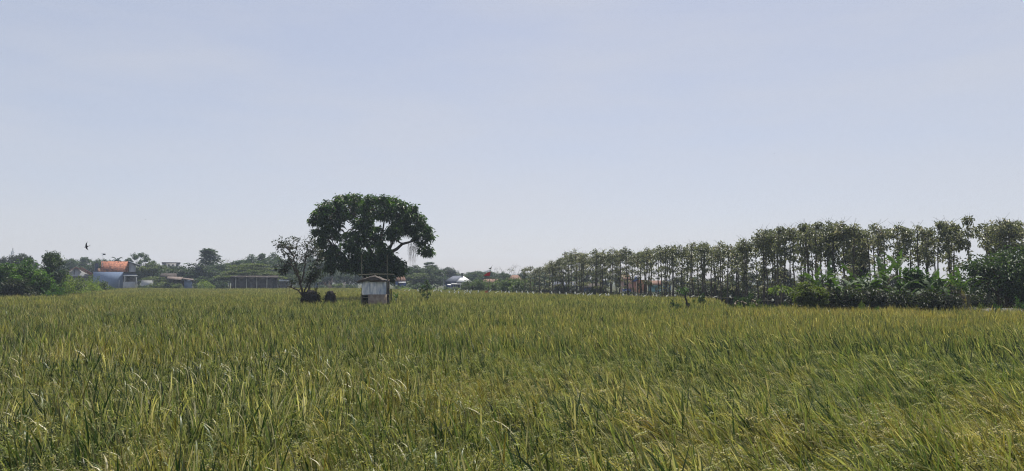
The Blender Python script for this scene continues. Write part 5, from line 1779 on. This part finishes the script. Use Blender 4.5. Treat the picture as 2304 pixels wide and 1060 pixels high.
CREEP = [make_shrub(360 + i, 'leaf_far', 1.0, 1.2, 60, 16, 0.2, 0.7, 0.3) for i in range(2)]
def creeper(i, px, top, hw, D, label):
    hh = WZ(top, D)
    place('creeper', CREEP[i % 2], (WX(px, D), D, 0), hw * D / FPX / 1.25, hh / 0.95, i * 1.3, label, 'plant', 'creepers at the field edge', ('stem', 'foliage'))
creeper(0, 1522, 685, 20, 38, 'broad-leaved creeper left of the lone sapling')
creeper(1, 1556, 689, 12, 38.2, 'low creeper at the right foot of the lone sapling')
creeper(2, 1573, 669, 18, 46, 'mounded creeper behind and right of the lone sapling')
creeper(3, 1668, 668, 26, 46, 'flat-topped creeper over the scrub mound, left half')
creeper(4, 1694, 668, 22, 46.5, 'flat-topped creeper over the scrub mound, right half')
creeper(5, 1725, 687, 22, 37.4, 'broad-leaved creeper right of the scrub mound')
creeper(6, 1762, 688, 20, 37.2, 'broad-leaved creeper below the cassava tree')
creeper(7, 1790, 690, 14, 37, 'broad-leaved creeper at the foot of the leafy shrub')
shrub(WEED, 0, 1664, 682, 14, 41, 'pale dry weeds on the scrub mound, left')
shrub(WEED, 2, 1690, 684, 14, 40.5, 'pale dry weeds on the scrub mound, right')
# logs on the mound
for i, (a, b) in enumerate((((1654, 686), (1660, 676)), ((1668, 678), (1680, 684)), ((1692, 686), (1694, 674)), ((1698, 676), (1703, 686)))):
    D = 41 + 0.3 * i
    g = Geo()
    pa, pb = np.array(W(*a, D)), np.array(W(*b, D))
    g.tube([pa - pa, (pb - pa) * 0.5 + (0, 0.1, 0), (pb - pa)], [0.06, 0.055, 0.05], 7)
    o = link('log', g.mesh('log', M['wood']), None, tuple(pa))
    tag(o, ['weathered log at the left of the scrub mound', 'weathered log lying across the scrub mound', 'dark upright log at the right of the scrub mound', 'weathered log leaning at the right end of the scrub mound'][i], 'log')
# cassava tree
def cassava_tree():
    D = 44
    t = thing('cassava_tree', 'slim tree with a flat pale green top left of the bananas', 'tree', (WX(1757, D), D, 0))
    rng = np.random.RandomState(23)
    g = Geo()
    zt = WZ(648, D)
    g.tube([(0.02, 0, -0.05), (0.0, 0, zt * 0.5), (0.02, 0, zt)], [0.04, 0.034, 0.025], 6)
    for k in range(8):
        a = k * 2.4
        branch(g, rng, (0.02, 0, zt - 0.05), (0.45 * math.cos(a), 0.45 * math.sin(a), zt + rng.uniform(-0.05, 0.12)), 0.014, 0.006, 0.1, 4, 4)
    link('trunk', g.mesh('trunk', M['wood']), t)
    c = Geo()
    n = 170
    a = rng.rand(n) * 6.28
    q = 0.6 * np.sqrt(rng.rand(n))
    pos = np.stack([q * np.cos(a), q * np.sin(a), zt + 0.12 - 0.28 * (q / 0.6) ** 2 + rng.normal(size=n) * 0.06], -1)
    diamonds(c, rng, pos, np.stack([np.cos(a), np.sin(a), np.full(n, -0.45)], -1) + rng.normal(size=(n, 3)) * 0.3, 0.26, 0.08, 0.3)
    link('crown', c.mesh('crown', M['leaf_weed']), t)
cassava_tree()
# stakes
STAKES = [(1759, 672, 693, 40, 0.03, 'thin stake under the cassava tree'), (1778, 677, 693, 38.5, 0.035, 'dark fence stake left of the leafy shrub, first'), (1787, 676, 692, 38.7, 0.035, 'dark fence stake left of the leafy shrub, second'),
          (880, 650, 672, 50, 0.055, 'green-topped stake right of the hut'), (2177, 684, 702, 37.5, 0.03, 'thin stake before the low wall, left'), (2232, 682, 702, 37.5, 0.03, 'thin stake before the low wall beside the round bush')]
for (px, y0, y1, D, r, lab) in STAKES:
    g = Geo()
    zt = WZ(y0, D)
    g.tube([(0, 0, -0.05), (0.01, 0, zt * 0.5), (0, 0, zt)], [r, r * 0.95, r * 0.8], 6)
    tag(link('stake', g.mesh('stake', M['dark_wood']), None, (WX(px, D), D, 0)), lab, 'stake')
# small banana and dark sapling right of the hut
banana(893, 52, 0.75, 0.42, 5, 90, 'tiny banana plant right of the hut in the rice', 0, 0, None)
banana(886, 51, 0.7, 0.35, 4, 92, 'tiny banana plant beside the green-topped stake', 0, 0, None)
def dark_sapling():
    D = 53
    t = thing('sapling', 'dark leafy sapling with white ties standing in the rice below the layered tree', 'plant', (WX(959, D), D, 0))
    rng = np.random.RandomState(33)
    g, c = Geo(), Geo()
    x0 = WX(959, D)
    p = lambda px, py: np.array([WX(px, D) - x0, rng.normal() * 0.1, WZ(py, D)])
    g.tube([(0, 0, -0.05), p(961, 668), p(962, 655), p(960, 640), p(959, 631)], [0.035, 0.03, 0.024, 0.018, 0.01], 6)
    tips = [(953, 645), (950, 655), (954, 662), (960, 668), (966, 660), (968, 648), (958, 650), (963, 640), (947, 648), (959, 633)]
    for q in tips:
        e = p(*q)
        branch(g, rng, p(961, min(668, q[1] + 8)), e, 0.012, 0.006, 0.1, 4, 4)
        clusters(c, rng, ell(rng, 4, e, (0.09, 0.09, 0.09), 0), 0.07, 9, 0.14, 0.06, 0.3)
    link('stem', g.mesh('stem', M['bark']), t)
    link('foliage', c.mesh('foliage', M['leaf_mango']), t)
dark_sapling()

# ------------------------------------------------------------------ flags
def flag_pole():
    D = 84
    t = thing('flag_pole', 'leaning pole with a red flag and a small green pennant', 'flag', (WX(1097.5, D), D, 0))
    x0 = WX(1097.5, D)
    p = lambda px, py, dy=0.0: (WX(px, D) - x0, dy, WZ(py, D))
    g = Geo()
    g.tube([(0.0, 0, -0.05), p(1100, 640), p(1102.5, 620), p(1106, 600), p(1109, 597)], [0.035, 0.03, 0.024, 0.018, 0.012], 6)
    link('pole', g.mesh('pole', M['bamboo']), t)
    def cloth(pts_top, pts_bot, mat, nm):
        gg = Geo()
        n = len(pts_top)
        m_ = 5
        rows = []
        for j in range(m_):
            f = j / (m_ - 1)
            rows.append([np.array(a) * (1 - f) + np.array(b) * f + np.array([0, 0.09 * math.sin(i * 1.5 + f * 2), 0]) for i, (a, b) in enumerate(zip(pts_top, pts_bot))])
        v = np.array(rows).reshape(-1, 3)
        i = (np.arange(m_ - 1)[:, None] * n + np.arange(n - 1)[None]).reshape(-1)
        f_ = np.stack([i, i + 1, i + n + 1, i + n], -1)
        gg.add(np.vstack([v, v + np.array([0, 0.012, 0])]), np.concatenate([f_, f_[:, ::-1] + len(v)]))
        link(nm, gg.mesh(nm, M[mat]), t)
    cloth([p(1103.6, 611), p(1100, 612.5), p(1096, 614.5), p(1092, 617), p(1088, 619.5)], [p(1102.6, 621), p(1099, 621), p(1096, 621), p(1092, 621), p(1088, 620.4)], 'red_cloth', 'red_flag')
    cloth([p(1106, 601), p(1103, 602.5), p(1099, 604.5)], [p(1104.7, 606), p(1102, 606), p(1099, 605.2)], 'green_cloth', 'green_pennant')
    cloth([p(1104.5, 607), p(1099, 608.5), p(1090, 609.6)], [p(1103.7, 610.6), p(1098, 611.5), p(1089, 612.5)], 'white_plastic', 'white_strip')
flag_pole()
def red_rag():
    D = 80
    x0 = WX(1097, D)
    t = thing('red_rag', 'faded red cloth on a low stake at the edge of the rice', 'cloth', (x0, D, 0))
    p = lambda px, py, dy=0.0: (WX(px, D) - x0, dy, WZ(py, D))
    g = Geo()
    g.tube([(0.02, 0, -0.05), p(1098, 650)], [0.025, 0.02], 6)
    link('stake', g.mesh('stake', M['wood']), t)
    g = Geo()
    q = [p(1099, 652, .05), p(1091, 655.5, -.05), p(1090, 657, 0), p(1093, 661, .05), p(1098, 661, -.04)]
    v = np.array(q)
    g.add(np.vstack([v, v + np.array([0, 0.015, 0])]), [])
    g.f.append([(0, 1, 2, 3, 4), (9, 8, 7, 6, 5)])
    link('cloth', g.mesh('cloth', M['faded_red']), t)
red_rag()

# ------------------------------------------------------------------ white bird-scaring strips on a string
def strip_mesh(seed, lean, H=0.32, w=0.085):
    rng = np.random.RandomState(seed)
    g = Geo()
    n = 7
    t = np.linspace(0, 1, n)
    x = lean * t ** 1.4 * H * 1.3 + 0.03 * np.sin(t * 5 + seed)
    z = t * H * (1 - 0.3 * abs(lean))
    ww = w * 0.5 * (0.35 + 1.1 * np.sin(np.pi * np.clip(t * 0.85 + 0.12, 0, 1)))
    y = 0.05 * np.sin(t * 4 + seed)
    v = np.concatenate([np.stack([x - ww, y, z], -1), np.stack([x + ww, y + 0.03, z], -1)])
    v = np.vstack([v, v + np.array([0, 0.01, 0])])
    i = np.arange(n - 1)
    f = np.stack([i, i + n, i + n + 1, i + 1], -1)
    g.add(v, np.concatenate([f, f[:, ::-1] + 2 * n]))
    return g.mesh('white_strip', M['strip'])
STRIPS = [strip_mesh(i, l) for i, l in enumerate((0.15, 0.7, -0.1, 0.9, 0.35))]
SP = [(900, 651.5), (910, 651.5), (919, 652), (941, 652.5), (974.5, 653), (980, 651.5), (986, 652.5), (993.5, 655), (1010, 657), (1022, 652.5), (1022.5, 657), (1031.5, 657.5), (1044, 653.5), (1045, 658),
      (1051, 654), (1058, 657), (1060, 653.5), (1075.5, 655.5), (1101.5, 654), (1114.5, 656.5), (1127.5, 655.5), (1135, 656), (1146, 657), (1163, 656.5), (1174, 657), (1188, 657.5), (1200, 658), (1218, 657), (1242, 658),
      (1258, 658.5), (1275, 660), (1293, 659), (1298, 660), (1313, 661), (1323, 662), (1329, 661), (1347, 662.5), (1362, 663), (1368, 663), (1401, 662.5), (1430.5, 663), (1447, 665), (1478, 664.5), (1497, 665), (1518, 664.5),
      (1555, 665.5), (1573, 666), (1604, 667), (1644, 668), (1688, 673), (1736.5, 675), (1763.5, 676)]
rng = np.random.RandomState(9)
cord = []
for (px, py) in SP:
    D = 1.13 * FPX / (py + 1.5 - HORIZON)
    D = min(D, np.interp(px, EDGE_PX, EDGE_D) - 0.8) if px < 1590 else min(D, 50)
    where = ('between the hut and the dark sapling' if px < 955 else 'below the white-gabled house' if px < 1048 else 'before the cassava shrubs' if px < 1182 else 'before the low far teaks' if px < 1262 else
             'before the tall far teaks' if px < 1385 else 'before the orange and teal walls' if px < 1510 else 'behind the lone sapling and creepers' if px < 1660 else 'left of the bananas')
    o = link('scare_strip', STRIPS[rng.randint(5)], None, (WX(px, D), D, WZ(py + 3.2, D)))
    o.scale = (1, 1, D / 84.0) if D < 84 else (1, 1, 1.05)
    o.rotation_euler = (0, 0, rng.normal() * 0.4)
    tag(o, 'white plastic strip above the rice ' + where, 'plastic strip', 'white bird-scaring strips')
    cord.append((WX(px, D), D, WZ(py + 1.5, D)))
cord = np.array(sorted(cord))
g = Geo()
g.tube(cord, 0.006, 4)
tag(link('scare_string', g.mesh('scare_string', M['bamboo'])), 'thin string carrying the white strips along the far rice edge', 'string')

# ------------------------------------------------------------------ birds
def bird_mesh():
    g = Geo()
    prof = [(-0.085, 0.002), (-0.07, 0.012), (-0.05, 0.019), (-0.02, 0.024), (0.02, 0.021), (0.06, 0.012), (0.09, 0.006), (0.1, 0.003)]
    g.tube([(x, 0, 0) for x, _ in prof], [r for _, r in prof], 8)
    # swept wings (thin, slightly cambered) and forked tail
    for s in (-1, 1):
        pts = [(-0.03, 0.01), (-0.035, 0.06), (-0.01, 0.11), (0.06, 0.185), (0.03, 0.11), (0.02, 0.05), (0.03, 0.01)]
        top = [(x, s * y, 0.012 + 0.25 * y * 0.3) for x, y in pts]
        v = np.array(top)
        g.add(np.vstack([v, v - np.array([0, 0, 0.006])]), [])
        b = g.n - 14
        g.f.append([tuple(b + i for i in range(7)), tuple(b + 7 + i for i in reversed(range(7)))])
        g.f.append([(b + i, b + (i + 1) % 7, b + 7 + (i + 1) % 7, b + 7 + i) for i in range(7)])
        v = np.array([(0.08, 0, 0.004), (0.16, s * 0.03, 0.006), (0.11, s * 0.004, 0.004)])
        g.add(np.vstack([v, v - np.array([0, 0, 0.004])]), [(0, 1, 2), (5, 4, 3)])
    return g.mesh('bird', M['feather'])
BM = bird_mesh()
for (px, py, D, sc, rot, lab) in ((195, 555, 24, 0.88, None, 'dark swallow with swept wings flying above the grey gabled house'), (327, 493.5, 70, 0.75, None, 'tiny distant bird high above the concrete upper storey'), (1742, 345, 90, 0.7, None, 'tiny speck of a bird high in the sky above the teaks')):
    o = link('bird', BM, None, W(px, py, D))
    o.scale = (sc,) * 3
    # banked: wing axis nearly vertical in the picture, head to the left
    wy = Vector((-0.32, 0.3, 0.9)).normalized() if px < 300 else Vector((0.2, 0.95, 0.25)).normalized()
    wx = (Vector((1, 0, -0.1)) - wy * Vector((1, 0, -0.1)).dot(wy)).normalized()
    o.rotation_euler = Matrix((wx, wy, wx.cross(wy))).transposed().to_euler()
    tag(o, lab, 'bird', 'birds in the sky')

# ------------------------------------------------------------------ haze
hz, nt, out = new_mat('haze')
pv = nt.nodes.new("ShaderNodeVolumePrincipled")
pv.inputs['Color'].default_value = (0.68, 0.8, 1.0, 1)
pv.inputs['Density'].default_value = 0.00046
pv.inputs['Anisotropy'].default_value = 0.2
nt.links.new(pv.outputs[0], out.inputs['Volume'])
g = Geo()
g.box(-420, 420, -60, 620, -1.2, 24)
tag(link('haze', g.mesh('haze', hz)), 'thin pale haze lying over the fields and village', 'haze', kind='stuff')

# ------------------------------------------------------------------ look-alikes: tell them apart by their place, counted from the left
ORD = ['first', 'second', 'third', 'fourth', 'fifth', 'sixth', 'seventh', 'eighth', 'ninth', 'tenth', 'eleventh', 'twelfth', 'thirteenth', 'fourteenth', 'fifteenth', 'sixteenth']
same = {}
for o in COL.objects:
    if o.parent is None and o.get("label") and o.get("group"):
        same.setdefault(o["label"], []).append(o)
for lab, obs in same.items():
    if 1 < len(obs) <= len(ORD):
        obs.sort(key=lambda q: q.location.x / max(q.location.y, 1.0))
        for k, o in enumerate(obs):
            o["label"] = ORD[k] + ' from the left, ' + lab if len(lab.split()) < 13 else ORD[k] + ' from left, ' + lab
